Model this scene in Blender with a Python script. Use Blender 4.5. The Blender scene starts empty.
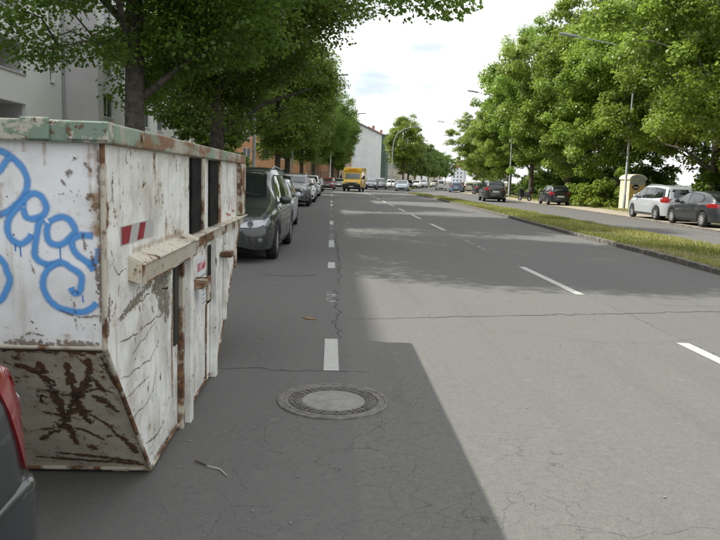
import bpy, bmesh, math, random
import numpy as np
from mathutils import Vector, Matrix
from mathutils.bvhtree import BVHTree

random.seed(7)
S = bpy.context.scene
C = S.collection
rad = math.radians

# ------------------------------------------------------------------ camera, sky, sun, exposure
CAM_H, PITCH, ROLL, YAW, FPX = 1.564, .13178, .03372, .0448, 695.95
_f = Vector((math.sin(YAW)*math.cos(PITCH), math.cos(YAW)*math.cos(PITCH), -math.sin(PITCH)))
_r = Vector((math.cos(YAW), -math.sin(YAW), 0)); _u = _r.cross(_f)
_r2 = _r*math.cos(ROLL)+_u*math.sin(ROLL); _u2 = -_r*math.sin(ROLL)+_u*math.cos(ROLL)
cam_d = bpy.data.cameras.new('camera'); cam = bpy.data.objects.new('camera', cam_d); C.objects.link(cam)
cam_d.sensor_width = 36; cam_d.lens = 36*FPX/720; cam_d.clip_start = .05; cam_d.clip_end = 6000
m = Matrix((( _r2.x, _u2.x, -_f.x, 0), (_r2.y, _u2.y, -_f.y, 0), (_r2.z, _u2.z, -_f.z, CAM_H), (0, 0, 0, 1)))
cam.matrix_world = m
S.camera = cam

SUN = Vector((-1.69, .54, 1.75)).normalized()          # towards the sun
sun_el = math.asin(SUN.z); sun_az = math.atan2(SUN.x, SUN.y)
W = bpy.data.worlds.new('World'); S.world = W; W.use_nodes = True
wt = W.node_tree; wt.nodes.clear()
def wn(t, **k):
    n = wt.nodes.new(t)
    for a, b in k.items(): setattr(n, a, b)
    return n
sky = wn('ShaderNodeTexSky', sky_type='NISHITA'); sky.sun_disc = False
sky.sun_elevation = sun_el; sky.sun_rotation = sun_az; sky.air_density = 1.0; sky.dust_density = 1.5
tc = wn('ShaderNodeTexCoord'); sep = wn('ShaderNodeSeparateXYZ'); wt.links.new(tc.outputs['Generated'], sep.inputs[0])
zz = wn('ShaderNodeMath', operation='ADD'); wt.links.new(sep.outputs[2], zz.inputs[0]); zz.inputs[1].default_value = .16
dv = wn('ShaderNodeVectorMath', operation='DIVIDE'); cz = wn('ShaderNodeCombineXYZ')
for i in range(3): wt.links.new(zz.outputs[0], cz.inputs[i])
wt.links.new(tc.outputs['Generated'], dv.inputs[0]); wt.links.new(cz.outputs[0], dv.inputs[1])
nz = wn('ShaderNodeTexNoise'); nz.inputs['Scale'].default_value = 1.15; nz.inputs['Detail'].default_value = 7; nz.inputs['Roughness'].default_value = .55
wt.links.new(dv.outputs[0], nz.inputs['Vector'])
mask = wn('ShaderNodeMapRange'); mask.inputs['From Min'].default_value = .26; mask.inputs['From Max'].default_value = .46
wt.links.new(nz.outputs['Fac'], mask.inputs['Value'])
nz2 = wn('ShaderNodeTexNoise'); nz2.inputs['Scale'].default_value = 2.3; nz2.inputs['Detail'].default_value = 5
wt.links.new(dv.outputs[0], nz2.inputs['Vector'])
cr = wn('ShaderNodeValToRGB'); cr.color_ramp.elements[0].position = .36; cr.color_ramp.elements[1].position = .62
cr.color_ramp.elements[0].color = (6.5, 6.8, 7.3, 1); cr.color_ramp.elements[1].color = (9.2, 9.2, 9.1, 1)
wt.links.new(nz2.outputs['Fac'], cr.inputs['Fac'])
mx = wn('ShaderNodeMix', data_type='RGBA'); wt.links.new(mask.outputs[0], mx.inputs[0])
wt.links.new(sky.outputs[0], mx.inputs[6]); wt.links.new(cr.outputs[0], mx.inputs[7])
bg = wn('ShaderNodeBackground'); bg.inputs[1].default_value = .112; wt.links.new(mx.outputs[2], bg.inputs[0])
wo = wn('ShaderNodeOutputWorld'); wt.links.new(bg.outputs[0], wo.inputs[0])
sl = bpy.data.lights.new('sun', 'SUN'); sl.energy = 4.3; sl.angle = rad(.53); sl.color = (1, .95, .86)
so = bpy.data.objects.new('sun', sl); C.objects.link(so); so.rotation_euler = SUN.to_track_quat('Z', 'Y').to_euler()
so.location = (-40, 20, 60)
S.view_settings.view_transform = 'Standard'; S.view_settings.look = 'None'; S.view_settings.gamma = 1
S.view_settings.exposure = .6; S.view_settings.use_curve_mapping = False
S.render.engine = 'CYCLES'
S.cycles.use_denoising = True
S.cycles.max_bounces = 8; S.cycles.transparent_max_bounces = 12; S.cycles.caustics_reflective = False; S.cycles.caustics_refractive = False

# ------------------------------------------------------------------ helpers
def mat(name, col=(.5, .5, .5), rough=.6, metal=0., spec=.5, coat=0., build=None, emit=None):
    m = bpy.data.materials.new(name); m.use_nodes = True
    nt = m.node_tree; b = nt.nodes['Principled BSDF']
    b.inputs['Base Color'].default_value = (*col, 1); b.inputs['Roughness'].default_value = rough
    b.inputs['Metallic'].default_value = metal; b.inputs['Specular IOR Level'].default_value = spec
    b.inputs['Coat Weight'].default_value = coat; b.inputs['Coat Roughness'].default_value = .05
    if build: build(nt, b)
    return m
class N:
    """short node wiring"""
    def __init__(s, nt): s.nt = nt
    def node(s, t, **k):
        n = s.nt.nodes.new(t)
        for a, b in k.items(): setattr(n, a, b)
        return n
    def lk(s, a, b): s.nt.links.new(a, b)
    def val(s, sock, v):
        if hasattr(v, 'links') or isinstance(v, bpy.types.NodeSocket): s.lk(v, sock)
        else: sock.default_value = v
    def coord(s, what='Object', scale=(1, 1, 1), rot=(0, 0, 0), loc=(0, 0, 0)):
        t = s.node('ShaderNodeTexCoord'); mp = s.node('ShaderNodeMapping')
        s.lk(t.outputs[what], mp.inputs[0]); mp.inputs['Scale'].default_value = scale; mp.inputs['Rotation'].default_value = rot; mp.inputs['Location'].default_value = loc
        return mp.outputs[0]
    def noise(s, v, scale=5, detail=4, rough=.5, dist=0):
        n = s.node('ShaderNodeTexNoise'); s.lk(v, n.inputs['Vector'])
        n.inputs['Scale'].default_value = scale; n.inputs['Detail'].default_value = detail; n.inputs['Roughness'].default_value = rough; n.inputs['Distortion'].default_value = dist
        return n.outputs['Fac']
    def step(s, v, a, b, lo=0., hi=1.):
        n = s.node('ShaderNodeMapRange'); n.interpolation_type = 'SMOOTHSTEP'; s.val(n.inputs['Value'], v)
        for k, x in (('From Min', a), ('From Max', b), ('To Min', lo), ('To Max', hi)): n.inputs[k].default_value = x
        return n.outputs[0]
    def math(s, op, a, b=0.):
        n = s.node('ShaderNodeMath', operation=op); s.val(n.inputs[0], a); s.val(n.inputs[1], b); return n.outputs[0]
    def mix(s, f, a, b):
        n = s.node('ShaderNodeMix', data_type='RGBA'); s.val(n.inputs[0], f)
        for i, x in ((6, a), (7, b)):
            if isinstance(x, bpy.types.NodeSocket): s.lk(x, n.inputs[i])
            else: n.inputs[i].default_value = (*x, 1)
        return n.outputs[2]
    def bump(s, h, strength=.3, dist=.01):
        n = s.node('ShaderNodeBump'); s.lk(h, n.inputs['Height']); n.inputs['Strength'].default_value = strength; n.inputs['Distance'].default_value = dist
        return n.outputs[0]
    def sep(s, v):
        n = s.node('ShaderNodeSeparateXYZ'); s.lk(v, n.inputs[0]); return n.outputs

class MB:
    """collects shapes, builds ONE mesh"""
    def __init__(s): s.v = []; s.f = []; s.uv = {}
    def add(s, v, f):
        o = len(s.v); s.v += [tuple(p) for p in v]; s.f += [tuple(i+o for i in q) for q in f]; return s
    def box(s, x0, x1, y0, y1, z0, z1, M=None):
        v = [(x0,y0,z0),(x1,y0,z0),(x1,y1,z0),(x0,y1,z0),(x0,y0,z1),(x1,y0,z1),(x1,y1,z1),(x0,y1,z1)]
        if M is not None: v = [tuple(M @ Vector(p)) for p in v]
        return s.add(v, [(3,2,1,0),(4,5,6,7),(0,1,5,4),(1,2,6,5),(2,3,7,6),(3,0,4,7)])
    def bar(s, a, b, w, h, up=(0, 0, 1)):
        a, b = Vector(a), Vector(b); d = (b-a); L = d.length; d.normalize(); up = Vector(up)
        if abs(d.dot(up)) > .98: up = Vector((1, 0, 0))
        x = d.cross(up).normalized(); u = x.cross(d)
        M = Matrix(((x.x, d.x, u.x, a.x), (x.y, d.y, u.y, a.y), (x.z, d.z, u.z, a.z), (0, 0, 0, 1)))
        return s.box(-w/2, w/2, 0, L, -h/2, h/2, M)
    def prism(s, poly, axis, d0, d1):
        n = len(poly)
        def P(a, b, d): return (d, a, b) if axis == 'x' else ((a, d, b) if axis == 'y' else (a, b, d))
        v = [P(a, b, d0) for a, b in poly]+[P(a, b, d1) for a, b in poly]
        f = [tuple(range(n-1, -1, -1)), tuple(range(n, 2*n))]+[(i, (i+1) % n, n+(i+1) % n, n+i) for i in range(n)]
        return s.add(v, f)
    def tube(s, pts, r, n=8, cap=True):
        pts = [Vector(p) for p in pts]; R = r if isinstance(r, (list, tuple)) else [r]*len(pts)
        v = []; f = []; x = None
        for i, p in enumerate(pts):
            d = (pts[min(i+1, len(pts)-1)]-pts[max(i-1, 0)]).normalized()
            if x is None: x = d.orthogonal().normalized()
            else: x = (x-d*x.dot(d)).normalized()
            y = d.cross(x)
            v += [p+(x*math.cos(2*math.pi*k/n)+y*math.sin(2*math.pi*k/n))*R[i] for k in range(n)]
        for i in range(len(pts)-1):
            f += [(i*n+k, i*n+(k+1) % n, (i+1)*n+(k+1) % n, (i+1)*n+k) for k in range(n)]
        if cap: f += [tuple(range(n-1, -1, -1)), tuple(range((len(pts)-1)*n, len(pts)*n))]
        return s.add(v, f)
    def lathe(s, prof, n=24, axis='z', c=(0, 0, 0), close=False):
        v = []; f = []
        for k in range(n):
            a = 2*math.pi*k/n
            for r, h in prof:
                p = (r*math.cos(a), r*math.sin(a), h)
                if axis == 'x': p = (h, r*math.cos(a), r*math.sin(a))
                v.append((p[0]+c[0], p[1]+c[1], p[2]+c[2]))
        m = len(prof)
        for k in range(n):
            k2 = (k+1) % n
            for j in range(m-1 if not close else m):
                j2 = (j+1) % m; f.append((k*m+j, k2*m+j, k2*m+j2, k*m+j2))
        return s.add(v, f)
    def ball(s, c, r, nu=10, nv=7):
        rx, ry, rz = r if isinstance(r, tuple) else (r, r, r); v = []; f = []
        for j in range(nv+1):
            t = math.pi*j/nv
            for i in range(nu):
                a = 2*math.pi*i/nu; v.append((c[0]+rx*math.sin(t)*math.cos(a), c[1]+ry*math.sin(t)*math.sin(a), c[2]+rz*math.cos(t)))
        for j in range(nv):
            for i in range(nu): f.append((j*nu+i, (j+1)*nu+i, (j+1)*nu+(i+1) % nu, j*nu+(i+1) % nu))
        return s.add(v, f)
    def mesh(s, name, m=None, smooth=None):
        me = bpy.data.meshes.new(name); me.from_pydata(s.v, [], s.f); me.update()
        bm = bmesh.new(); bm.from_mesh(me); bmesh.ops.remove_doubles(bm, verts=bm.verts, dist=1e-5); bmesh.ops.recalc_face_normals(bm, faces=bm.faces); bm.to_mesh(me); bm.free()
        if smooth is not None:
            me.polygons.foreach_set('use_smooth', [True]*len(me.polygons)); me.set_sharp_from_angle(angle=rad(smooth))
        if m: me.materials.append(m)
        return me
    def build(s, name, m, parent=None, smooth=None, bevel=0, **tags):
        return link(name, s.mesh(name, m, smooth), parent, bevel, **tags)
def link(name, me, parent=None, bevel=0, **tags):
    o = bpy.data.objects.new(name, me); C.objects.link(o)
    if parent: o.parent = parent
    if bevel:
        b = o.modifiers.new('bevel', 'BEVEL'); b.width = bevel; b.segments = 2; b.limit_method = 'ANGLE'; b.angle_limit = rad(40)
    for k, v in tags.items(): o[k] = v
    return o
def thing(name, label, cat, loc=(0, 0, 0), rz=0, group=None):
    o = bpy.data.objects.new(name, None); C.objects.link(o); o.empty_display_size = .2
    o.location = loc; o.rotation_euler = (0, 0, rz); o['label'] = label; o['category'] = cat
    if group: o['group'] = group
    return o
def dup(root, loc, rz=0, label=None, group=None, scale=None, paint=None):
    def cp(o, parent):
        c = o.copy(); C.objects.link(c); c.parent = parent
        for ch in [x for x in bpy.data.objects if x.parent == o]: kids.append((ch, c))
        return c
    kids = []
    r = cp(root, None); r.location = loc; r.rotation_euler = (0, 0, rz)
    if label: r['label'] = label
    if group: r['group'] = group
    if scale: r.scale = scale
    while kids:
        ch, par = kids.pop(0); c = cp(ch, par)
        if paint and c.get('painted'):
            c.material_slots[0].link = 'OBJECT'; c.material_slots[0].material = paint
    return r
def fast_mesh(name, verts, quads, m, attr=None, smooth=False):
    me = bpy.data.meshes.new(name); nv, nf = len(verts), len(quads); k = quads.shape[1]
    me.vertices.add(nv); me.vertices.foreach_set('co', verts.astype(np.float32).ravel())
    me.loops.add(nf*k); me.loops.foreach_set('vertex_index', quads.astype(np.int32).ravel())
    me.polygons.add(nf); me.polygons.foreach_set('loop_start', np.arange(0, nf*k, k, dtype=np.int32))
    if attr is not None:
        a = me.attributes.new('tint', 'FLOAT', 'FACE'); a.data.foreach_set('value', attr.astype(np.float32))
    if smooth: me.polygons.foreach_set('use_smooth', np.ones(nf, dtype=bool))
    me.materials.append(m); me.update(calc_edges=True); return me
def ribbon(name, pts, w, m, parent, to3d, closed=False, sub=6, kind=None, seed=0, taper=False):
    """flat painted or worn stroke: 2D points in metres -> strip with UV (length, -1..1)"""
    P = [Vector((a, b)) for a, b in pts]; Q = []
    if taper: w0 = w; w = lambda t: w0*(.25+.75*math.sin(math.pi*min(1, max(0, t)))**.5)
    n = len(P)
    for i in range(n-1):
        p0, p1, p2, p3 = P[max(i-1, 0)], P[i], P[i+1], P[min(i+2, n-1)]
        for k in range(sub):
            t = k/sub
            Q.append(.5*((2*p1)+(p2-p0)*t+(2*p0-5*p1+4*p2-p3)*t*t+(3*p1-p0-3*p2+p3)*t*t*t))
    Q.append(P[-1]); L = 0; v = []; uv = []
    ww = w if callable(w) else (lambda t: w)
    for i, q in enumerate(Q):
        d = (Q[min(i+1, len(Q)-1)]-Q[max(i-1, 0)]).normalized(); nn = Vector((-d.y, d.x)); h = ww(i/(len(Q)-1))/2
        if i: L += (q-Q[i-1]).length
        v += [to3d(*(q+nn*h)), to3d(*(q-nn*h))]; uv += [(L, 1), (L, -1)]
    f = [(2*i, 2*i+1, 2*i+3, 2*i+2) for i in range(len(Q)-1)]
    me = bpy.data.meshes.new(name); me.from_pydata(v, [], f); me.materials.append(m)
    ul = me.uv_layers.new(name='UVMap')
    for l in me.loops: ul.data[l.index].uv = (uv[l.vertex_index][0]+seed*3.7, uv[l.vertex_index][1])
    o = link(name, me, parent)
    if kind: o['kind'] = kind
    return o
def stroke_mat(name, col, rough=.6, soft=.25, ragged=.5, nscale=25, col2=None, cover=1.):
    def b(nt, p):
        n = N(nt); t = n.node('ShaderNodeTexCoord'); u = n.sep(t.outputs['UV'])
        e = n.math('SUBTRACT', 1., n.math('ABSOLUTE', u[1]))
        nf = n.noise(n.coord('Object'), nscale, 4, .6)
        a = n.math('ADD', e, n.math('MULTIPLY', n.math('SUBTRACT', nf, .5), ragged*2))
        al = n.math('MULTIPLY', n.step(a, .06, .06+soft), cover)
        if col2: n.lk(n.mix(n.step(nf, .4, .6), col, col2), p.inputs['Base Color'])
        n.lk(al, p.inputs['Alpha'])
    return mat(name, col, rough, build=b)

def cv(Y):
    """sideways shift of the street where it bends to the right"""
    if Y < 70: return 0.
    if Y < 130: return .21/120*(Y-70)**2
    return 6.3+.21*(Y-130)

# ------------------------------------------------------------------ materials
def m_asphalt(nt, p):
    n = N(nt); v = n.coord('Object'); s = n.sep(v)
    base = n.mix(n.noise(v, .22, 5, .6), (.125, .123, .115), (.165, .162, .150))
    fine = n.noise(v, 90, 3, .7); agg = n.noise(v, 260, 2, .7)
    base = n.mix(n.step(fine, .38, .66, 0, .70), base, (.085, .085, .082))
    base = n.mix(n.step(agg, .54, .68, 0, .75), base, (.27, .265, .25))
    st = n.noise(n.coord('Object', scale=(1.3, .09, 1)), 1.6, 4, .6)        # wheel tracks along the lanes
    base = n.mix(n.step(st, .5, .72, 0, .45), base, (.10, .10, .096))
    blot = n.noise(v, 1.3, 5, .65); base = n.mix(n.step(blot, .60, .74, 0, .35), base, (.085, .085, .083))
    mid = n.noise(v, 24, 4, .7); base = n.mix(n.step(mid, .42, .66, 0, .60), base, (.105, .104, .10)); base = n.mix(n.step(n.noise(v, 7, 5, .7), .56, .72, 0, .35), base, (.20, .196, .185))
    base = n.mix(n.step(n.noise(v, 3.1, 3, .5), .70, .74, 0, .6), base, (.075, .073, .07))
    lane = n.step(s[0], 3.69, 3.73); base = n.mix(n.math('MULTIPLY', lane, .35), base, (.115, .116, .113))
    par = n.step(s[0], .16, .20, 1, 0); base = n.mix(n.math('MULTIPLY', par, .30), base, (.10, .10, .10))
    # net of fine cracks, strongest round the manhole
    dv = n.node('ShaderNodeVectorMath', operation='ADD'); nn = n.node('ShaderNodeTexNoise'); n.lk(v, nn.inputs['Vector']); nn.inputs['Scale'].default_value = 4; nn.inputs['Detail'].default_value = 5
    sc = n.node('ShaderNodeVectorMath', operation='SCALE'); n.lk(nn.outputs['Color'], sc.inputs[0]); sc.inputs['Scale'].default_value = .34
    n.lk(v, dv.inputs[0]); n.lk(sc.outputs[0], dv.inputs[1])
    vo = n.node('ShaderNodeTexVoronoi', feature='DISTANCE_TO_EDGE'); n.lk(dv.outputs[0], vo.inputs['Vector']); vo.inputs['Scale'].default_value = 4.2
    vo2 = n.node('ShaderNodeTexVoronoi', feature='DISTANCE_TO_EDGE'); n.lk(dv.outputs[0], vo2.inputs['Vector']); vo2.inputs['Scale'].default_value = .8
    cx = n.math('SUBTRACT', s[0], .45); cy = n.math('MULTIPLY', n.math('SUBTRACT', s[1], 3.5), .62)
    dist = n.math('SQRT', n.math('ADD', n.math('MULTIPLY', cx, cx), n.math('MULTIPLY', cy, cy)))
    zone = n.math('MULTIPLY', n.step(dist, .6, 1.7, 1, 0), n.step(n.noise(v, 1.7, 3), .36, .56))
    ck = n.math('MULTIPLY', n.step(vo.outputs['Distance'], .003, .012, 1, 0), zone)
    ck2 = n.math('MULTIPLY', n.step(vo2.outputs['Distance'], .001, .005, 1, 0), n.step(n.noise(v, .5, 3), .55, .66))
    ck = n.math('MAXIMUM', ck, n.math('MULTIPLY', ck2, .5))
    base = n.mix(n.math('MULTIPLY', ck, .52), base, (.03, .03, .029))
    n.lk(base, p.inputs['Base Color'])
    h = n.math('SUBTRACT', n.math('ADD', fine, n.math('MULTIPLY', agg, .6)), n.math('MULTIPLY', ck, 2.))
    n.lk(n.bump(h, .35, .004), p.inputs['Normal'])
M_asphalt = mat('asphalt', rough=.85, spec=.3, build=m_asphalt)
def m_marking(nt, p):
    n = N(nt); v = n.coord('Object'); w = n.noise(v, 14, 5, .7)
    n.lk(n.mix(n.step(w, .3, .6, 0, .5), (.46, .46, .44), (.32, .32, .31)), p.inputs['Base Color'])
    n.lk(n.step(n.math('ADD', w, n.math('MULTIPLY', n.noise(v, 90, 3, .7), .35)), .42, .56), p.inputs['Alpha'])
M_mark = mat('road_paint', rough=.7, build=m_marking)
def m_markworn(nt, p):
    n = N(nt); v = n.coord('Object'); w = n.noise(v, 9, 5, .7)
    p.inputs['Base Color'].default_value = (.42, .42, .40, 1)
    n.lk(n.step(w, .47, .62, 0, .8), p.inputs['Alpha'])
M_markworn = mat('worn_road_paint', rough=.75, build=m_markworn)
def noisy(c1, c2, scale=8, rough=.85, bump=.2, detail=5, dist=.01, spec=.3):
    def b(nt, p):
        n = N(nt); v = n.coord('Object'); f = n.noise(v, scale, detail, .62)
        n.lk(n.mix(n.step(f, .32, .68), c1, c2), p.inputs['Base Color'])
        if bump: n.lk(n.bump(n.noise(v, scale*6, 3, .7), bump, dist), p.inputs['Normal'])
    return mat('surface', c1, rough, spec=spec, build=b)
M_kerb = noisy((.085, .078, .066), (.19, .178, .155), 6); M_kerb.name = 'granite_kerb'
M_soil = noisy((.12, .095, .06), (.20, .165, .11), 3); M_soil.name = 'verge_soil'
M_sand = noisy((.30, .26, .20), (.42, .37, .29), 1.2); M_sand.name = 'sandy_path'
M_pave = noisy((.26, .25, .23), (.34, .33, .31), 2); M_pave.name = 'pavement_concrete'
M_ground = noisy((.07, .08, .035), (.13, .115, .07), .4); M_ground.name = 'earth'
M_iron = noisy((.10, .095, .09), (.19, .18, .165), 20, .6, .3); M_iron.name = 'cast_iron'
M_conc = noisy((.20, .195, .185), (.27, .265, .25), 12); M_conc.name = 'concrete_fill'
M_tar = stroke_mat('tar_seam', (.05, .05, .049), .7, .5, .55, 22)
M_crackfaint = stroke_mat('crack_seam', (.06, .06, .058), .8, .7, 1.0, 30, cover=.7)
M_dark = mat('black_plastic', (.018, .018, .019), .5)
M_rubber = noisy((.014, .014, .014), (.03, .029, .028), 12, .8, .1); M_rubber.name = 'rubber'
M_under = mat('underbody', (.008, .008, .008), .9)
M_alloy = mat('alloy', (.55, .56, .57), .35, .7)
M_steel = mat('galvanised_steel', (.38, .40, .41), .45, .6)
M_lamp_post = noisy((.30, .32, .33), (.40, .42, .43), 3, .55, 0); M_lamp_post.name = 'grey_post_paint'
M_chrome = mat('chrome', (.7, .7, .7), .15, 1.)
M_glass = mat('car_glass', (.012, .015, .016), .04, spec=.8, coat=.3)
M_head = mat('headlamp_glass', (.34, .36, .38), .16, .45, coat=1)
M_fog = mat('fog_lens', (.20, .21, .22), .15, .4, coat=1)
M_tail = mat('tail_lamp', (.24, .008, .010), .2, coat=1)
M_amber = mat('amber_lens', (.7, .22, .02), .2, coat=1)
M_plate = mat('number_plate', (.62, .62, .60), .4)
M_whitep = mat('white_trim', (.7, .7, .68), .5)
def paint(name, c, metal=.0, rough=.35):
    def b(nt, p):
        n = N(nt); v = n.coord('Object'); f = n.noise(v, 3, 5, .7)
        d = tuple(x*.86+.02 for x in c); n.lk(n.mix(n.step(f, .4, .75, 0, .6), c, d), p.inputs['Base Color'])
        n.lk(n.step(f, .2, .8, rough*.8, rough*1.25), p.inputs['Roughness'])
    return mat(name, c, rough, metal, .5, .8, build=b)
P_grey = paint('paint_anthracite', (.026, .029, .029), .15); P_silver = paint('paint_silver', (.50, .53, .56), .35)
P_char = paint('paint_charcoal', (.022, .025, .029), .2); P_black = paint('paint_black', (.010, .011, .013))
P_white = paint('paint_white', (.72, .73, .72)); P_blue = paint('paint_blue', (.12, .19, .30), .2)
P_lblue = paint('paint_pale_blue', (.36, .45, .52), .2); P_cream = paint('paint_cream', (.55, .55, .40))
P_red = paint('paint_dark_red', (.16, .02, .02)); P_mid = paint('paint_mid_grey', (.11, .115, .12), .3)
P_dblue = paint('paint_dark_blue', (.03, .045, .08), .2); P_yellow = paint('paint_yellow', (.78, .47, .02), 0, .4)

# ------------------------------------------------------------------ ground, road, kerbs
def strip(name, fl, fr, z, m, y0, y1, dy=2., kind='structure', parent=None):
    ys = list(np.arange(y0, min(y1, 200), dy))+list(np.arange(max(y0, 200), y1, 25))+[y1]; v = []; f = []
    for y in ys: v += [(fl(y), y, z), (fr(y), y, z)]
    f = [(2*i, 2*i+1, 2*i+3, 2*i+2) for i in range(len(ys)-1)]
    me = bpy.data.meshes.new(name); me.from_pydata(v, [], f); me.materials.append(m)
    return link(name, me, parent, kind=kind)
XR = lambda y: float(np.interp(y, [-30, 20, 28, 35, 50, 75], [14.0, 14.0, 14.6, 15.05, 15.7, 16.2]))+cv(y)
g = MB().add([(-3000, -1500, -.03), (3000, -1500, -.03), (3000, 4500, -.03), (-3000, 4500, -.03)], [(0, 1, 2, 3)]).build('ground', M_ground, kind='structure')
road = strip('road', lambda y: -3.05+cv(y), XR, 0, M_asphalt, -25, 900)
lp = strip('left_pavement', lambda y: -40+cv(y), lambda y: -3.2+cv(y), .115, M_pave, -25, 900)
rp = strip('right_sandy_path', lambda y: XR(y)+.12, lambda y: XR(y)+6.2, .05, M_sand, -25, 400)
def edging(name, fx, w, h, y0, y1):
    b = MB(); y = y0
    while y < y1:
        yy = min(y+(4 if y < 150 else 20), y1); a0, a1 = fx(y), fx(yy-.02)
        v = [(a0, y, -.05), (a0+w, y, -.05), (a1+w, yy-.02, -.05), (a1, yy-.02, -.05), (a0, y, h), (a0+w, y, h), (a1+w, yy-.02, h), (a1, yy-.02, h)]
        b.add(v, [(3,2,1,0),(4,5,6,7),(0,1,5,4),(1,2,6,5),(2,3,7,6),(3,0,4,7)]); y = yy
    return b.build(name, M_kerb, kind='structure')
edging('left_kerb', lambda y: -3.2+cv(y), .15, .12, -25, 500)
edging('right_kerb', lambda y: XR(y), .12, .062, -25, 400)

MN = lambda y: float(np.interp(y, [-30, 12, 16, 23, 40, 62, 76], [6.9, 7.2, 7.4, 7.6, 8.3, 8.7, 8.0]))
MF = lambda y: float(np.interp(y, [-30, 18, 40, 63, 76], [10.6, 10.42, 10.28, 10.2, 9.4]))
med = strip('median', lambda y: MN(y)+.1, lambda y: MF(y)-.1, .10, M_soil, -12, 64.6)
med2 = strip('median_tip', lambda y: MN(y)+.1, lambda y: MF(y)-.1, .10, M_soil, 67.2, 75.2)
med3 = strip('far_median', lambda y: 7.4+cv(y), lambda y: 9.8+cv(y), .10, M_soil, 102, 500)
ks = MB().box(0, .15, .004, .988, -.06, .112).mesh('kerb_stone', M_kerb)
def kerbs(fx, side, y0, y1, par):
    for i in range(int(y1-y0)):
        y = y0+i; o = link('kerb_stone', ks, par, bevel=.012); dx = fx(y+1)-fx(y)
        o.location = (fx(y)-(.15 if side > 0 else 0)+random.uniform(-.008, .008), y, random.uniform(-.012, .006)); o.rotation_euler = (random.uniform(-.006, .006), random.uniform(-.02, .02), -math.atan(dx)+random.uniform(-.006, .006))
kerbs(MN, -1, -4, 64, med); kerbs(MF, 1, 4, 64, med); kerbs(MN, -1, 67, 75, med2); kerbs(MF, 1, 67, 75, med2)
for (pm, y, a) in ((med, 64.45, MN(64)), (med2, 67.05, MN(67)), (med2, 75.05, MN(75))):
    for k in range(2 if y > 70 else 1):
        o = link('kerb_stone', ks, pm, bevel=.012); o.location = (a+.1+k, y, 0); o.rotation_euler = (0, 0, -math.pi/2)

# lane dashes, children of the road
def dash(x, y0, y1, w, m):
    x0, x1 = x+cv(y0), x+cv(y1)
    me = MB().add([(x0-w/2, y0, .004), (x0+w/2, y0, .004), (x1+w/2, y1, .004), (x1-w/2, y1, .004)], [(0, 1, 2, 3)]).mesh('lane_dash', m)
    link('lane_dash', me, road)
for y0, y1, m in ((5.5, 6.62, M_mark), (11.9, 12.75, M_mark), (15.5, 17.2, M_mark), (17.25, 19.2, M_markworn), (21, 22.9, M_markworn), (23, 24.9, M_mark), (27.2, 30.4, M_markworn), (33, 36, M_markworn), (37.6, 40.5, M_mark), (43, 46, M_mark), (49, 52, M_markworn), (55, 58, M_mark), (61, 64, M_mark), (8.6, 9.4, M_markworn)):
    dash(.04, y0, y1, .125, m)
y = 3.7
while y < 140:
    dash(3.62, y, y+3.1, .13, M_markworn if 14 < y < 20 else M_mark); y += 6.05
dash(3.66, 12.9, 24, .035, M_markworn)
for k in range(8): dash(12.6, 6+k*7.5, 9+k*7.5, .13, M_markworn)
dash(13.85, 4, 27, .10, M_markworn)
# tar joints and cracks lying in the asphalt, children of the road
G = lambda z: (lambda a, b: (a, b, z))
rj = random.Random(9)
def jag(pts, step=.07, amp=.018):
    out = []
    for (a, b), (c, d) in zip(pts[:-1], pts[1:]):
        k = max(1, int(math.hypot(c-a, d-b)/step))
        for i in range(k): out.append((a+(c-a)*i/k+rj.gauss(0, amp), b+(d-b)*i/k+rj.gauss(0, amp)))
    return out+[pts[-1]]
def seam(pts, w, m, i, amp=.018): ribbon('road_crack', jag(pts, .07, amp), (lambda t: w*(.45+.55*abs(math.sin(t*19+i)))*min(1, 6*t+.2, 6*(1-t)+.2)), m, road, G(.003), sub=2, seed=i)
rs = random.Random(3)
seam([(.25+i*.6, 7.60+i*.135+rs.uniform(-.02, .02)) for i in range(12)], .034, M_tar, 1)
seam([(-.95, 5.50), (-.6, 5.52), (-.3, 5.49), (0, 5.5), (.35, 5.47)], .016, M_tar, 2)
seam([(.10+rs.uniform(-.025, .025), 6.6+i*.28) for i in range(12)], .03, M_crackfaint, 3)
seam([(.16+rs.uniform(-.03, .03), 10+i*.5) for i in range(20)], .04, M_crackfaint, 4)
seam([(3.70+rs.uniform(-.006, .006), 4+i*1.) for i in range(14)], .012, M_crackfaint, 5)
seam([(1.3+i*.4, 6.9+.25*math.sin(i*1.1)+rs.uniform(-.08, .08)) for i in range(9)], .007, M_crackfaint, 6)
seam([(.95+i*.16, 2.95+.05*math.sin(i*1.7)+rs.uniform(-.02, .02)) for i in range(7)], .005, M_crackfaint, 7)
seam([(1.75+i*.14, 2.7+.03*i+rs.uniform(-.02, .02)) for i in range(6)], .005, M_crackfaint, 8)
seam([(4.3+i*.3, 9.0+.06*math.sin(i)) for i in range(10)], .02, M_crackfaint, 9)
for k in range(3):   # radiating cracks round the manhole
    a = rs.uniform(-2.6, .5); x, y = .06+.42*math.cos(a), 4.72+.42*math.sin(a); pts = []
    for i in range(5): pts.append((x, y)); a += rs.uniform(-.9, .9); x += .15*math.cos(a); y += .17*math.sin(a)
    seam(pts, .005, M_crackfaint, 10+k)
# patch of rough repaired asphalt in front of the parked minivan
M_patch = noisy((.105, .105, .10), (.135, .135, .128), 30, .9, .3); M_patch.name = 'patched_asphalt'
MB().add([(-1.0, 10.9, .004), (-.60, 10.8, .004), (-.22, 11.0, .004), (-.30, 12.0, .004), (-.38, 13.1, .004), (-.52, 13.3, .004), (-.78, 12.2, .004)], [(0, 1, 2, 3, 4, 5, 6)]).build('asphalt_patch', M_patch, road)

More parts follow.
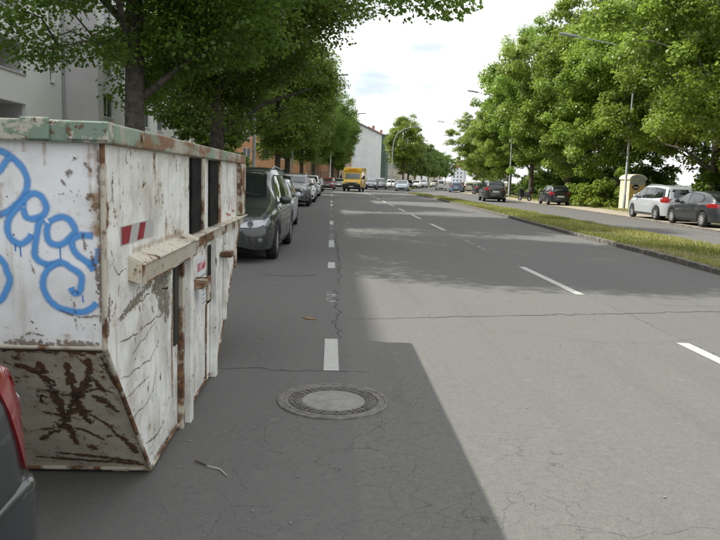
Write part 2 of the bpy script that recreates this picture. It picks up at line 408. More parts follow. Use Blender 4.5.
# ------------------------------------------------------------------ manhole
mh = thing('manhole_cover', 'round cast iron manhole cover with concrete centre in the road beside the skip', 'manhole cover', (.055, 4.74, 0))
MB().lathe([(.315, .0), (.315, .008), (.34, .010), (.345, .006), (.36, .006), (.365, .011), (.392, .011), (.395, .0)], 64).build('frame', M_iron, mh, 30)
cvp = MB().lathe([(.0, .004), (.225, .004), (.226, .001), (.31, .001), (.312, .009)], 64).build('cover', M_iron, mh, 30)
MB().lathe([(.0, .0085), (.2, .009), (.215, .008), (.222, .003)], 48).build('concrete_infill', M_conc, cvp, 30)
lg = MB()
for ring, (r, n) in enumerate(((.24, 34), (.265, 38), (.29, 42))):
    for k in range(n):
        a = 2*math.pi*(k+.5*(ring % 2))/n; M = Matrix.Translation((r*math.cos(a), r*math.sin(a), 0)) @ Matrix.Rotation(a, 4, 'Z')
        lg.box(-.008, .008, -.013, .013, 0, .009, M)
lugs = lg.build('lug_ring', M_iron, cvp, kind='stuff')

# ------------------------------------------------------------------ grass on the median
def m_grass(nt, p):
    n = N(nt); a = n.node('ShaderNodeAttribute', attribute_name='tint')
    r = n.node('ShaderNodeValToRGB'); e = r.color_ramp.elements; e[0].color = (.15, .17, .035, 1); e[1].color = (.40, .37, .15, 1)
    x = r.color_ramp.elements.new(.5); x.color = (.27, .30, .065, 1); n.lk(a.outputs['Fac'], r.inputs['Fac'])
    n.lk(r.outputs['Color'], p.inputs['Base Color'])
    tr = n.node('ShaderNodeBsdfTranslucent'); n.lk(r.outputs['Color'], tr.inputs['Color']); ms = n.node('ShaderNodeMixShader'); ms.inputs[0].default_value = .35
    n.lk(p.outputs[0], ms.inputs[1]); n.lk(tr.outputs[0], ms.inputs[2]); n.lk(ms.outputs[0], nt.nodes['Material Output'].inputs['Surface'])
M_grass = mat('grass_blades', rough=.6, build=m_grass)
def grass(name, n, pick, seed, label, h=.07, z=.10):
    r = np.random.default_rng(seed); X, Y = pick(r, n); n = len(X)
    from math import pi
    cl = np.sin(X*2.1+Y*.7)*np.sin(Y*.9-X)*.5+np.sin(Y*.23+X*3)*.3
    H = h*(.45+r.random(n)*.9)*(1+.45*cl); a = r.random(n)*2*pi; w = .008+.006*(Y/20)
    lx, ly = np.cos(a+1.57+r.normal(0, .6, n))*H*r.random(n)*.9, np.sin(a+1.57)*H*r.random(n)*.9
    V = np.empty((n, 3, 3)); V[:, 0] = np.stack([X-np.cos(a)*w, Y-np.sin(a)*w, np.full(n, z)], 1); V[:, 1] = np.stack([X+np.cos(a)*w, Y+np.sin(a)*w, np.full(n, z)], 1); V[:, 2] = np.stack([X+lx, Y+ly, z+H], 1)
    t = np.clip(.42+.30*np.sin(Y*.35+X*1.3)+.15*cl+r.normal(0, .2, n), 0, 1)
    return link(name, fast_mesh(name, V.reshape(-1, 3), np.arange(n*3).reshape(-1, 3), M_grass, t), None, kind='stuff', label=label, category='grass')
def pk_med(r, n):
    Y = 64*r.random(n)**1.25+0; Y = np.where(r.random(n) < .12, 67.3+7.5*r.random(n), Y)
    a = np.array([MN(y) for y in Y])+.11; b = np.array([MF(y) for y in Y])-.11
    u = r.random(n); X = a+u*(b-a); k = (r.random(n) < .15+.85*(.5+.5*np.sin(Y*.8+X*2.2))); return X[k], Y[k]
grass('grass', 150000, pk_med, 1, 'patchy yellow green grass on the central reservation', .08)
grass('verge_grass', 25000, lambda r, n: ((lambda Y: (np.array([XR(y) for y in Y])+2.5+4*r.random(n), Y))(20+60*r.random(n))), 2, 'thin grass along the sandy path under the right hand trees', .12, .05)
grass('far_grass', 12000, lambda r, n: ((lambda Y: (np.array([7.5+cv(y) for y in Y])+2.2*r.random(n), Y))(102+80*r.random(n))), 4, 'grass under the far row of median trees', .12)

# ------------------------------------------------------------------ cars
PI = math.pi
def mirror(poly): return [(-a, b) for a, b in poly][::-1]
SPEC = {}
SPEC['mpv'] = dict(L=4.85, W=.95, wheels=(1.42, -1.50, .335), sill=.24,
  top=[(-2.425,.60),(-2.40,.84),(-2.36,1.02),(-2.17,1.47),(-2.02,1.61),(-1.5,1.685),(-.4,1.72),(.2,1.70),(.55,1.645),(1.05,1.37),(1.52,1.10),(2.0,.95),(2.27,.82),(2.39,.68),(2.425,.54)],
  belt=[(-2.43,.98),(-1.5,1.02),(1.2,.97),(2.0,.82),(2.43,.56)],
  side=[[(1.02,1.01),(-.02,1.02),(-.02,1.54),(.40,1.53),(.58,1.46)],[(-.09,1.02),(-1.18,1.04),(-1.18,1.53),(-.09,1.55)],[(-1.25,1.05),(-2.08,1.12),(-1.93,1.44),(-1.25,1.52)]],
  sur=[(1.25,.985),(-2.14,1.07),(-2.0,1.49),(-1.2,1.56),(.42,1.565),(.66,1.49)],
  screen=[(-.70,1.14),(0,1.12),(.70,1.14),(.60,1.58),(0,1.61),(-.60,1.58)], rear=[(-.66,1.08),(.66,1.08),(.56,1.50),(-.56,1.50)],
  head=[(.36,.63),(.66,.64),(.76,.69),(.78,.77),(.62,.765),(.38,.71)], headside=[(1.98,.72),(2.20,.64),(2.22,.75),(2.02,.80)], grille=[(-.34,.66),(.34,.66),(.36,.735),(-.36,.735)], intake=[(-.60,.34),(.60,.34),(.54,.50),(-.54,.50)],
  fog=(.70,.42,.05), tail=[(.60,.86),(.80,.86),(.78,1.16),(.66,1.14)], doors=[[(1.12,.36),(-.05,.36),(-.05,.97),(1.12,.95)],[(-.07,.36),(-1.0,.36),(-1.12,.62),(-1.18,.98),(-.07,.97)]], rails=True)
SPEC['touran'] = dict(L=4.40, W=.90, wheels=(1.28, -1.39, .315), sill=.23,
  top=[(-2.2,.55),(-2.18,.85),(-2.15,1.03),(-2.02,1.45),(-1.9,1.58),(-1.4,1.64),(-.3,1.655),(.15,1.63),(.5,1.56),(.95,1.30),(1.35,1.06),(1.85,.92),(2.07,.80),(2.17,.66),(2.2,.52)],
  belt=[(-2.2,.98),(-1.4,1.0),(1.1,.95),(1.85,.80),(2.2,.56)],
  side=[[(.92,1.0),(-.02,1.0),(-.02,1.50),(.36,1.49),(.52,1.42)],[(-.08,1.0),(-1.02,1.01),(-1.02,1.50),(-.08,1.51)],[(-1.09,1.02),(-1.88,1.06),(-1.78,1.42),(-1.09,1.48)]],
  sur=[(1.12,.97),(-1.95,1.03),(-1.84,1.46),(-1.05,1.53),(.40,1.52),(.60,1.44)],
  screen=[(-.66,1.10),(.66,1.10),(.58,1.53),(-.58,1.53)], rear=[(-.64,1.06),(.64,1.06),(.56,1.46),(-.56,1.46)],
  head=[(.42,.70),(.80,.74),(.80,.88),(.44,.82)], grille=[(-.38,.68),(.38,.68),(.40,.78),(-.40,.78)], intake=[(-.6,.32),(.6,.32),(.56,.48),(-.56,.48)],
  fog=(.64,.40,.06), tail=[(.58,.84),(.82,.84),(.80,1.12),(.62,1.10)], doors=[[(1.0,.34),(-.05,.34),(-.05,.95),(1.0,.93)],[(-.07,.34),(-.86,.34),(-.98,.6),(-1.04,.96),(-.07,.95)]], rails=True)
SPEC['hatch'] = dict(L=4.28, W=.90, wheels=(1.28, -1.34, .315), sill=.22,
  top=[(-2.14,.52),(-2.12,.80),(-2.06,.98),(-1.78,1.24),(-1.5,1.37),(-1.0,1.44),(-.3,1.465),(.1,1.44),(.4,1.37),(.85,1.15),(1.2,.98),(1.75,.86),(2.0,.74),(2.11,.62),(2.14,.50)],
  belt=[(-2.14,.95),(-1.4,.97),(1.0,.88),(1.8,.75),(2.14,.53)],
  side=[[(.82,.92),(-.10,.94),(-.10,1.35),(.22,1.33),(.38,1.27)],[(-.16,.94),(-1.05,.98),(-1.22,1.13),(-1.05,1.27),(-.16,1.35)]],
  sur=[(.98,.90),(-1.28,.97),(-1.42,1.13),(-1.1,1.30),(-.12,1.38),(.26,1.36),(.46,1.28)],
  screen=[(-.64,1.01),(.64,1.01),(.56,1.35),(-.56,1.35)], rear=[(-.60,1.03),(.60,1.03),(.50,1.32),(-.50,1.32)],
  head=[(.42,.66),(.82,.72),(.80,.84),(.46,.75)], grille=[(-.34,.62),(.34,.62),(.36,.70),(-.36,.70)], intake=[(-.55,.30),(.55,.30),(.5,.46),(-.5,.46)],
  fog=(.64,.38,.06), tail=[(.44,.78),(.84,.80),(.84,.95),(.64,.96),(.46,.88)], doors=[[(.9,.33),(-.1,.33),(-.1,.90),(.9,.86)],[(-.12,.33),(-.82,.33),(-.96,.6),(-1.05,.94),(-.12,.91)]], rails=False)
SPEC['small'] = dict(L=3.9, W=.83, wheels=(1.20, -1.20, .295), sill=.22,
  top=[(-1.95,.50),(-1.93,.80),(-1.90,.96),(-1.72,1.28),(-1.55,1.40),(-1.0,1.45),(-.3,1.46),(.05,1.43),(.35,1.35),(.75,1.13),(1.08,.96),(1.6,.86),(1.82,.74),(1.92,.62),(1.95,.50)],
  belt=[(-1.95,.92),(-1.4,.92),(.9,.87),(1.6,.76),(1.95,.53)],
  side=[[(.72,.91),(-.14,.92),(-.14,1.33),(.20,1.31),(.34,1.25)],[(-.20,.92),(-1.15,.94),(-1.32,1.12),(-1.2,1.28),(-.20,1.33)]],
  sur=[(.86,.89),(-1.38,.92),(-1.46,1.12),(-1.25,1.31),(-.2,1.36),(.24,1.34),(.40,1.27)],
  screen=[(-.60,1.0),(.60,1.0),(.52,1.33),(-.52,1.33)], rear=[(-.58,1.0),(.58,1.0),(.48,1.32),(-.48,1.32)],
  head=[(.40,.64),(.74,.68),(.72,.80),(.44,.76)], grille=[(-.34,.63),(.34,.63),(.34,.71),(-.34,.71)], intake=[(-.5,.30),(.5,.30),(.46,.44),(-.46,.44)],
  fog=(.58,.38,.055), tail=[(.56,.74),(.77,.74),(.74,.98),(.60,.98)], doors=[[(.8,.33),(-.14,.33),(-.14,.89),(.8,.85)],[(-.16,.33),(-.74,.33),(-.9,.6),(-.96,.92),(-.16,.90)]], rails=False)
SPEC['suv'] = dict(L=4.55, W=.93, wheels=(1.32, -1.34, .36), sill=.30,
  top=[(-2.27,.62),(-2.25,.92),(-2.2,1.10),(-2.02,1.46),(-1.85,1.60),(-1.3,1.67),(-.4,1.69),(.1,1.66),(.4,1.60),(.85,1.34),(1.2,1.15),(1.85,1.04),(2.12,.92),(2.24,.74),(2.27,.58)],
  belt=[(-2.27,1.06),(-1.4,1.08),(1.0,1.02),(1.85,.92),(2.27,.62)],
  side=[[(.80,1.06),(-.08,1.08),(-.08,1.54),(.28,1.53),(.42,1.46)],[(-.14,1.08),(-1.05,1.10),(-1.05,1.53),(-.14,1.55)],[(-1.12,1.11),(-1.86,1.15),(-1.76,1.46),(-1.12,1.52)]],
  sur=[(.98,1.04),(-1.95,1.12),(-1.82,1.50),(-1.0,1.57),(.32,1.56),(.5,1.48)],
  screen=[(-.66,1.18),(.66,1.18),(.58,1.57),(-.58,1.57)], rear=[(-.66,1.14),(.66,1.14),(.56,1.50),(-.56,1.50)],
  head=[(.46,.80),(.84,.84),(.82,.98),(.5,.94)], grille=[(-.42,.74),(.42,.74),(.44,.90),(-.44,.90)], intake=[(-.55,.40),(.55,.40),(.5,.56),(-.5,.56)],
  fog=(.66,.48,.06), tail=[(.56,.92),(.85,.92),(.83,1.16),(.60,1.12)], doors=[[(.95,.42),(-.08,.42),(-.08,1.04),(.95,1.0)],[(-.1,.42),(-.82,.42),(-.98,.7),(-1.05,1.06),(-.1,1.05)]], rails=True)
SPEC['estate'] = dict(L=4.6, W=.89, wheels=(1.36, -1.34, .315), sill=.22,
  top=[(-2.3,.52),(-2.28,.82),(-2.24,.96),(-1.98,1.30),(-1.8,1.39),(-1.2,1.46),(-.3,1.48),(.1,1.45),(.4,1.38),(.9,1.15),(1.28,.98),(1.9,.87),(2.16,.75),(2.27,.63),(2.3,.50)],
  belt=[(-2.3,.93),(-1.5,.93),(1.0,.89),(1.9,.77),(2.3,.53)],
  side=[[(.86,.93),(-.06,.94),(-.06,1.36),(.26,1.34),(.42,1.27)],[(-.12,.94),(-1.02,.95),(-1.02,1.35),(-.12,1.36)],[(-1.09,.96),(-1.95,1.0),(-1.82,1.26),(-1.09,1.33)]],
  sur=[(1.02,.91),(-2.02,.97),(-1.9,1.30),(-1.0,1.38),(.3,1.37),(.5,1.28)],
  screen=[(-.64,1.01),(.64,1.01),(.56,1.36),(-.56,1.36)], rear=[(-.60,.98),(.60,.98),(.5,1.32),(-.5,1.32)],
  head=[(.42,.66),(.80,.70),(.78,.83),(.46,.80)], grille=[(-.36,.64),(.36,.64),(.38,.76),(-.38,.76)], intake=[(-.5,.30),(.5,.30),(.46,.46),(-.46,.46)],
  fog=(.64,.38,.06), tail=[(.58,.76),(.82,.76),(.79,1.0),(.62,.98)], doors=[[(.95,.33),(-.06,.33),(-.06,.91),(.95,.87)],[(-.08,.33),(-.84,.33),(-.98,.6),(-1.04,.93),(-.08,.92)]], rails=True)

SPEC['hatch2'] = dict(SPEC['hatch'], tail=[(.44,.66),(.84,.66),(.84,.95),(.64,.96),(.46,.9)], tailside=[(-2.11,.63),(-2.02,.62),(-1.90,.93),(-1.94,1.0),(-2.06,.98)], round=(40, 6.), reverse=[(-2.09,.80),(-2.04,.79),(-2.02,.86),(-2.07,.87)], bumper=True)
def body_mesh(sp):
    L, Wd = sp['L'], sp['W']; wf, wr, R = sp['wheels']; Ra = R+.055; half = L/2
    ya = np.linspace(-half, half, 600); zt = np.interp(ya, *zip(*sp['top'])); k = 15
    zs = np.convolve(np.pad(zt, k, 'edge'), np.hanning(2*k+3)[1:-1]/np.hanning(2*k+3)[1:-1].sum(), 'same')[k:-k]
    top = lambda y: float(np.interp(y, ya, zs)); belt = lambda y: float(np.interp(y, *zip(*sp['belt'])))
    st = set(np.round(np.linspace(-half+.12, half-.12, 44), 3)) | {-half, -half+.012, -half+.035, -half+.07, half, half-.012, half-.035, half-.07}
    st = {y for y in st if not any(abs(y-w) < Ra+.02 for w in (wf, wr))}
    for w in (wf, wr):
        for a in np.linspace(-90, 90, 17): st.add(round(w+Ra*math.sin(rad(a)), 4))
        st |= {round(w-Ra-.012, 4), round(w+Ra+.012, 4)}
    ys = sorted(st); rows = []
    for y in ys:
        t = abs(y)/(half+.015); rp, rq = sp.get('round', (7, 4.2)); w = Wd*(1-t**rp)**(1/rq)*(1-.035*t*t)
        e = min(1, (half-abs(y))/.10); z0 = sp['sill']+(1-e)**2*.06
        for wc in (wf, wr):
            d = abs(y-wc)
            if d < Ra+1e-6: z0 = max(z0, R+math.sqrt(max(0, Ra*Ra-d*d)))
        T = top(y); b = min(belt(y), T-.035); gh = max(0, min(1, (T-b)/.5)); wr_ = w*(.93-.215*gh)
        z0 = min(z0, b-.04)
        P = [(max(.1, w*.93-.05), z0+.004), (w*.945, z0)]
        for tt, ff in ((.12, .972), (.3, .992), (.5, 1.), (.7, .992), (.88, .975), (1., .945)): P.append((w*ff, z0+(b-z0)*tt))
        e2 = T-.055*(.35+.65*gh)
        for tt in (.05, .35, .7, 1.): P.append((w*.935*(1-tt)+wr_*tt+.018*gh*math.sin(tt*3.1), b+(e2-b)*tt))
        P += [(wr_*.93, T-.026), (wr_*.75, T-.012), (wr_*.4, T-.003), (0, T)]
        rows.append(P)
    K = len(rows[0]); v = []; f = []
    for y, P in zip(ys, rows):
        v += [(x, y, z) for x, z in P]+[(-x, y, z) for x, z in P[-2::-1]]
    n = 2*K-1
    for i in range(len(ys)-1):
        for j in range(n-1): f.append((i*n+j, i*n+j+1, (i+1)*n+j+1, (i+1)*n+j))
    f.append(tuple(range(n))); o = (len(ys)-1)*n; f.append(tuple(range(o+n-1, o-1, -1)))
    return v, f
def patch_mesh(name, poly, axis, sgn, bvh, m, off=.004, cuts=3, thick=.012, ymin=None):
    bm = bmesh.new()
    vs = []
    n = len(poly)
    for i in range(n):     # rounded corners
        p, q, r = Vector(poly[i-1]), Vector(poly[i]), Vector(poly[(i+1) % n])
        d = min(.035, .3*(p-q).length, .3*(r-q).length); a = q+(p-q).normalized()*d; b = q+(r-q).normalized()*d
        for t in (0, .5, 1): vs.append((1-t)**2*a+2*t*(1-t)*q+t*t*b)
    fc = bm.faces.new([bm.verts.new((p.x, p.y, 0)) for p in vs])
    bmesh.ops.triangulate(bm, faces=[fc]); bmesh.ops.subdivide_edges(bm, edges=bm.edges[:], cuts=cuts, use_grid_fill=True)
    for vtx in bm.verts:
        a, z = vtx.co.x, vtx.co.y
        org, dr = (Vector((4*sgn, a, z)), Vector((-sgn, 0, 0))) if axis == 'x' else (Vector((a, 6*sgn, z)), Vector((0, -sgn, 0)))
        h, nn, _, _ = bvh.ray_cast(org, dr)
        if ymin is not None and h is not None and h.y*sgn < ymin: h, nn, _, _ = bvh.find_nearest(Vector((a, sgn*(ymin+.25), z-.02)))
        if h is None: h, nn, _, _ = bvh.find_nearest(Vector((sgn, a, z)) if axis == 'x' else Vector((a, 2.2*sgn, z)))
        if nn.dot(dr) > 0: nn = -nn
        vtx.co = h+nn*off
    be = [e for e in bm.edges if e.is_boundary]; r = bmesh.ops.extrude_edge_only(bm, edges=be)
    back = Vector((-sgn*thick, 0, 0)) if axis == 'x' else Vector((0, -sgn*thick, 0))
    for g_ in r['geom']:
        if isinstance(g_, bmesh.types.BMVert): g_.co += back
    bmesh.ops.recalc_face_normals(bm, faces=bm.faces)
    me = bpy.data.meshes.new(name); bm.to_mesh(me); bm.free()
    me.polygons.foreach_set('use_smooth', [True]*len(me.polygons)); me.set_sharp_from_angle(angle=rad(35)); me.materials.append(m); return me
def circ(x, z, r, n=10): return [(x+r*math.cos(2*math.pi*k/n), z+r*math.sin(2*math.pi*k/n)) for k in range(n)]

def wheel_meshes(R, w=.2, spokes=7):
    t = MB().lathe([(R*.68, -w/2), (R*.9, -w/2), (R*.97, -w*.42), (R, -w*.3), (R, w*.3), (R*.97, w*.42), (R*.9, w/2), (R*.68, w/2)], 32, 'x', close=True).mesh('tyre', M_rubber, 40)
    r = MB().lathe([(R*.70, -w*.4), (R*.70, w*.42), (R*.64, w*.42), (R*.62, -w*.1), (.0, -w*.1)], 28, 'x')
    for s in range(spokes):
        a = 2*math.pi*s/spokes; r.bar((w*.30, 0, 0), (w*.38, R*.66*math.cos(a), R*.66*math.sin(a)), R*.16, .03, (1, 0, 0))
    r.lathe([(0, w*.42), (R*.15, w*.40), (R*.17, w*.2)], 14, 'x')
    return t, r.mesh('rim', M_alloy, 35)

def car(name, label, kind, pm, loc, rz, detail=2, group=None, cat='car', spokes=7, bumper_dark=False, glass=None):
    sp = SPEC[kind]; t = thing(name, label, cat, loc, rz, group); G_ = glass or M_glass
    v, f = body_mesh(sp); mb = MB().add(v, f); me = mb.mesh('body', pm, 38); bvh = BVHTree.FromPolygons([Vector(p) for p in v], f)
    body = link('body', me, t); body['painted'] = 1
    wf, wr, R = sp['wheels']; Wd = sp['W']; half = sp['L']/2
    MB().box(-Wd+.25, Wd-.25, -half+.5, half-.5, .19, .62).box(-.5, .5, -half+.2, -half+.499, .2, .5).box(-.5, .5, half-.499, half-.2, .2, .5).build('underbody', M_under, t)
    def pt(nm, poly, ax, sg, m, off=.004, par=t, cuts=3, painted=False):
        o = link(nm, patch_mesh(nm, poly, ax, sg, bvh, m, off, cuts, ymin=(half-.55 if ax == 'y' and 'window' not in nm and nm != 'windscreen' else None)), par)
        if painted: o['painted'] = 1
        return o
    for sg in (1, -1):
        if detail >= 2:
            for d in sp['doors']:
                dr = pt('door', d, 'x', sg, pm, .0035, painted=True); y0 = min(a for a, _ in d)+.14; zt = max(z for _, z in d)-.1
                h, nn, _, _ = bvh.ray_cast(Vector((3*sg, y0, zt)), Vector((-sg, 0, 0)))
                MB().box(h.x-.01, h.x+.03, y0-.09, y0+.09, zt-.016, zt+.016).build('handle', pm, dr, bevel=.008)['painted'] = 1
            pt('sill_trim', [(wf-R-.1, sp['sill']+.02), (wr+R+.1, sp['sill']+.02), (wr+R+.1, sp['sill']+.09), (wf-R-.1, sp['sill']+.09)], 'x', sg, M_dark, .006)
        pt('window_surround', sp['sur'], 'x', sg, M_dark, .005)
        for s_ in sp['side']: pt('side_window', s_, 'x', sg, G_, .009)
        hp = sp['head'] if sg > 0 else mirror(sp['head']); hl = pt('headlight', hp, 'y', 1, M_head, .008)
        if 'headside' in sp: pt('headlight', sp['headside'], 'x', sg, M_head, .008)
        if detail >= 2:
            cx = sum(a for a, _ in hp)/len(hp); czz = sum(b for _, b in hp)/len(hp); pt('lamp', circ(cx-.06*sg, czz-.01, .052), 'y', 1, M_glass, .011, hl)
        fx, fz, fr = sp['fog']; pt('fog_light_surround', [(fx*sg+a*fr*2.1, fz+b*fr*1.5) for a, b in ((-1, -.9), (.8, -.6), (1, .9), (-1, .8))], 'y', 1, M_dark, .006); pt('fog_light', circ(fx*sg, fz, fr*.75), 'y', 1, M_fog, .010)
        tl = pt('tail_light', sp['tail'] if sg > 0 else mirror(sp['tail']), 'y', -1, M_tail, .008)
        tz = min(z for _, z in sp['tail']); pt('tail_light', sp.get('tailside') or [(-half+.03, tz+.02), (-half+.26, tz+.06), (-half+.24, tz+.15), (-half+.06, tz+.2)], 'x', sg, M_tail, .008)
        if 'reverse' in sp: pt('reverse_light', sp['reverse'], 'x', sg, M_head, .012)
        # mirror
        my = sp['side'][0][0][0]-.16; mz = sp['side'][0][0][1]+.02; h, _, _, _ = bvh.ray_cast(Vector((3*sg, my, mz)), Vector((-sg, 0, 0)))
        mr = MB().ball((h.x+sg*.13, my, mz+.06), (.115, .07, .085), 14, 9).build('wing_mirror', pm, t, 60); mr['painted'] = 1
        MB().bar((h.x-sg*.01, my, mz), (h.x+sg*.09, my, mz+.03), .05, .035).build('mirror_arm', M_dark, mr)
        if sp['rails'] and detail >= 2:
            ra = MB(); pts = []
            for yy in np.linspace(sp['top'][4][0]+.15, .1, 9):
                xx = Wd*.68; hh, _, _, _ = bvh.ray_cast(Vector((xx*sg, yy, 4)), Vector((0, 0, -1))); k = min(1, 3*min(yy-(sp['top'][4][0]+.14), .11-yy))
                pts.append((xx*sg, yy, hh.z+.005+.045*min(1, k*4)))
            ra.tube(pts, .016, 8).build('roof_rail', M_steel, t, 60)
    pt('windscreen', sp['screen'], 'y', 1, G_, .006, cuts=4); pt('rear_window', sp['rear'], 'y', -1, G_, .006)
    if detail >= 2:
        for x0 in (-.55, .05):
            zc = sp['screen'][0][1]+.03; hh, _, _, _ = bvh.ray_cast(Vector((x0, 5, zc)), Vector((0, -1, 0))); h2, _, _, _ = bvh.ray_cast(Vector((x0+.5, 5, zc+.05)), Vector((0, -1, 0)))
            MB().tube([hh+Vector((0, .02, .01)), h2+Vector((0, .02, .02))], .009, 6).build('wiper', M_dark, t)
    gr = pt('grille', sp['grille'], 'y', 1, M_dark, .006)
    zz_ = [z for _, z in sp['grille']]; gx = max(a for a, _ in sp['grille'])
    for k in range(2):
        zc = min(zz_)+(max(zz_)-min(zz_))*(k+1)/3; pt('grille_bar', [(-gx+.03, zc-.006), (gx-.03, zc-.006), (gx-.03, zc+.006), (-gx+.03, zc+.006)], 'y', 1, M_chrome, .012, gr)
    if detail >= 2: pt('badge', circ(0, sum(zz_)/len(zz_), .05), 'y', 1, M_chrome, .016)
    pt('air_intake', sp['intake'], 'y', 1, M_dark, .006)
    pt('number_plate', [(-.26, .50), (.26, .50), (.26, .61), (-.26, .61)], 'y', 1, M_plate, .016); tz = (sp['tail'][0][1]-.07)
    pt('number_plate', [(-.26, tz-.09), (.26, tz-.09), (.26, tz+.02), (-.26, tz+.02)], 'y', -1, M_plate, .012)
    pt('rear_bumper_trim', [(-.62, sp['sill']+.06), (.62, sp['sill']+.06), (.60, sp['sill']+.17), (-.60, sp['sill']+.17)], 'y', -1, M_dark, .008)
    if sp.get('bumper'):
        ol = [(Wd*.985, -half+.50), (Wd*.99, -half+.35)]+[(Wd*(.80+.19*math.cos(a)), -half+.14-.16*math.sin(a)) for a in np.linspace(0, PI/2, 7)]+[(Wd*.5, -half-.03), (0, -half-.035)]
        MB().prism(ol+[(-x, y) for x, y in ol[-2::-1]], 'z', .27, .60).build('bumper', pm, t, 50, bevel=.03)
    tm, rm = wheel_meshes(R, .2, spokes)
    for y in (wf, wr):
        for sg in (1, -1):
            w = link('wheel', tm, t); w.location = (sg*(Wd-.125), y, R); w.rotation_euler = (rad(17*y), 0, 0 if sg > 0 else math.pi); link('rim', rm, w)
    return t
# parked on the left, noses towards us
FL = car('parked_car', 'dark grey minivan parked nose first behind the white skip', 'mpv', P_grey, (-1.86, 14.55, 0), PI-rad(1.6), 2, spokes=10)
FL['group'] = 'cars parked along the left kerb'
near = car('parked_car', 'dark car with red tail light cut off at the lower left corner', 'hatch2', P_char, (-1.79, .085, 0), PI, 2, group='cars parked along the left kerb')
tou = car('parked_car', 'silver minivan parked beside the lamp post and the yellow kiosk', 'touran', P_silver, (16.12, 33.6, .05), rad(-1), 2, group='cars parked along the right hand path', spokes=5)
meg = car('parked_car', 'dark grey hatchback parked behind the silver minivan at the right edge', 'hatch', P_char, (15.75, 28.7, .05), rad(-1.5), 2, group='cars parked along the right hand path', spokes=9)
gol = car('parked_car', 'small black hatchback parked by the bushes on the right', 'small', P_black, (16.75, 52.0, .05), rad(-4), 2, group='cars parked along the right hand path')
suv = car('driving_car', 'dark grey off-road car driving away in the right carriageway', 'suv', P_grey, (13.3, 57.5, 0), rad(-5), 2, group='cars driving in the right carriageway')
est = car('parked_car', 'silver estate car hidden close behind the dark minivan on the left', 'estate', P_silver, (-1.93, 21.2, 0), PI, 1, group='cars parked along the left kerb')
LG = 'cars parked along the left kerb'; RG = 'cars driving in the right carriageway'; OG = 'oncoming cars far down the street'
dup(suv, (-2.0, 37.6, 0), PI, 'grey off-road car with pale bonnet third in the left parked row', LG, paint=P_mid)
dup(gol, (-1.75, 43.5, 0), PI, 'small white car fourth in the left parked row', LG, paint=P_white)
dup(est, (-1.85, 49.8, 0), PI, 'dark blue estate car fifth in the left parked row', LG, paint=P_dblue)
dup(tou, (-1.75, 56.5, 0), PI, 'white minivan sixth in the left parked row', LG, paint=P_white)
dup(meg, (-1.7, 74, 0), PI-.02, 'black hatchback in the left parked row under the orange house', LG, paint=P_black)
dup(est, (-.4, 88, 0), PI-.05, 'dark red estate car left of the yellow van', LG, paint=P_red)
dup(meg, (1.1, 95, 0), PI-.06, 'silver hatchback just left of the yellow van', OG, paint=P_mid)
dup(est, (5.6, 98, 0), PI-.1, 'dark car just right of the yellow van', OG, paint=P_dblue)
dup(tou, (7.3, 104, 0), PI-.1, 'mid grey minivan second to the right of the yellow van', OG, paint=P_mid)
dup(gol, (9.2, 108, 0), PI-.12, 'white small car third to the right of the yellow van', OG, paint=P_white)
dup(est, (9.4, 92.5, 0), PI-.14, 'pale blue car coming towards us past the end of the median', OG, paint=P_lblue)
dup(gol, (13.2, 120, 0), PI-.15, 'dark small car under the median trees', OG, paint=P_black)
dup(meg, (15.8, 130, 0), PI-.2, 'white hatchback under the median trees', OG, paint=P_white)
dup(tou, (18.6, 142, 0), PI-.2, 'silver minivan under the median trees', OG, paint=P_silver)
dup(suv, (22.2, 150, 0), PI-.2, 'cream off-road car at the far end of the median trees', OG, paint=P_cream)
dup(tou, (17.6, 112, 0), rad(-9), 'white minivan driving away at the far end of the right carriageway', RG, paint=P_white)
dup(est, (17.3, 97, 0), rad(-8), 'blue estate car driving away beyond the off-road car', RG, paint=P_blue)
dup(meg, (21.3, 116, 0), rad(-10), 'dark red hatchback beyond the blue estate car', RG, paint=P_red)
dup(gol, (19.3, 98, 0), rad(-8), 'cream small car parked beyond the off-road car on the right', 'cars parked along the right hand path', paint=P_cream)
dup(meg, (18.0, 84, 0), rad(-6), 'black hatchback parked beyond the off-road car on the right', 'cars parked along the right hand path', paint=P_black)
dup(est, (18.0, 76.5, 0), rad(-6), 'charcoal estate car parked just ahead of the off-road car', 'cars parked along the right hand path', paint=P_char)

# ------------------------------------------------------------------ yellow delivery van
van = thing('delivery_van', 'yellow box delivery van with black bumper coming towards us', 'van', (2.6, 80.0, 0), PI-.15)
bx = MB().prism([(-3.1, .45), (1.55, .45), (1.95, 1.35), (1.62, 2.12), (1.72, 2.3), (1.62, 2.66), (-3.1, 2.66)], 'x', -1.02, 1.02).build('box_body', P_yellow, van, bevel=.06)
MB().prism([(1.7, .5), (2.72, .5), (2.74, .95), (2.60, 1.16), (1.92, 1.40), (1.7, 1.40)], 'x', -.96, .96).build('bonnet', P_yellow, van, bevel=.07)
MB().prism([(-.86, 1.40), (.86, 1.40), (.80, 2.06), (-.80, 2.06)], 'y', 0, .03).build('windscreen', mat('van_windscreen', (.16, .18, .20), .06, spec=.9, coat=1), van)  # glass colour lightened in place of a sky reflection
ws = bpy.data.objects['windscreen.%03d' % 0] if 'windscreen.000' in bpy.data.objects else [o for o in van.children if o.name.startswith('windscreen')][0]
ws.rotation_euler = (rad(23), 0, 0); ws.location = (0, 1.975+1.4*math.sin(rad(23)), 1.40*(1-math.cos(rad(23)))+.02)
ws.location = (0, 1.97+.55, .10)
MB().box(-.99, .99, 2.60, 2.82, .34, .84).build('bumper', M_dark, van, bevel=.05)
MB().box(-.4, .4, 2.74, 2.77, .86, 1.02).build('grille', M_dark, van)
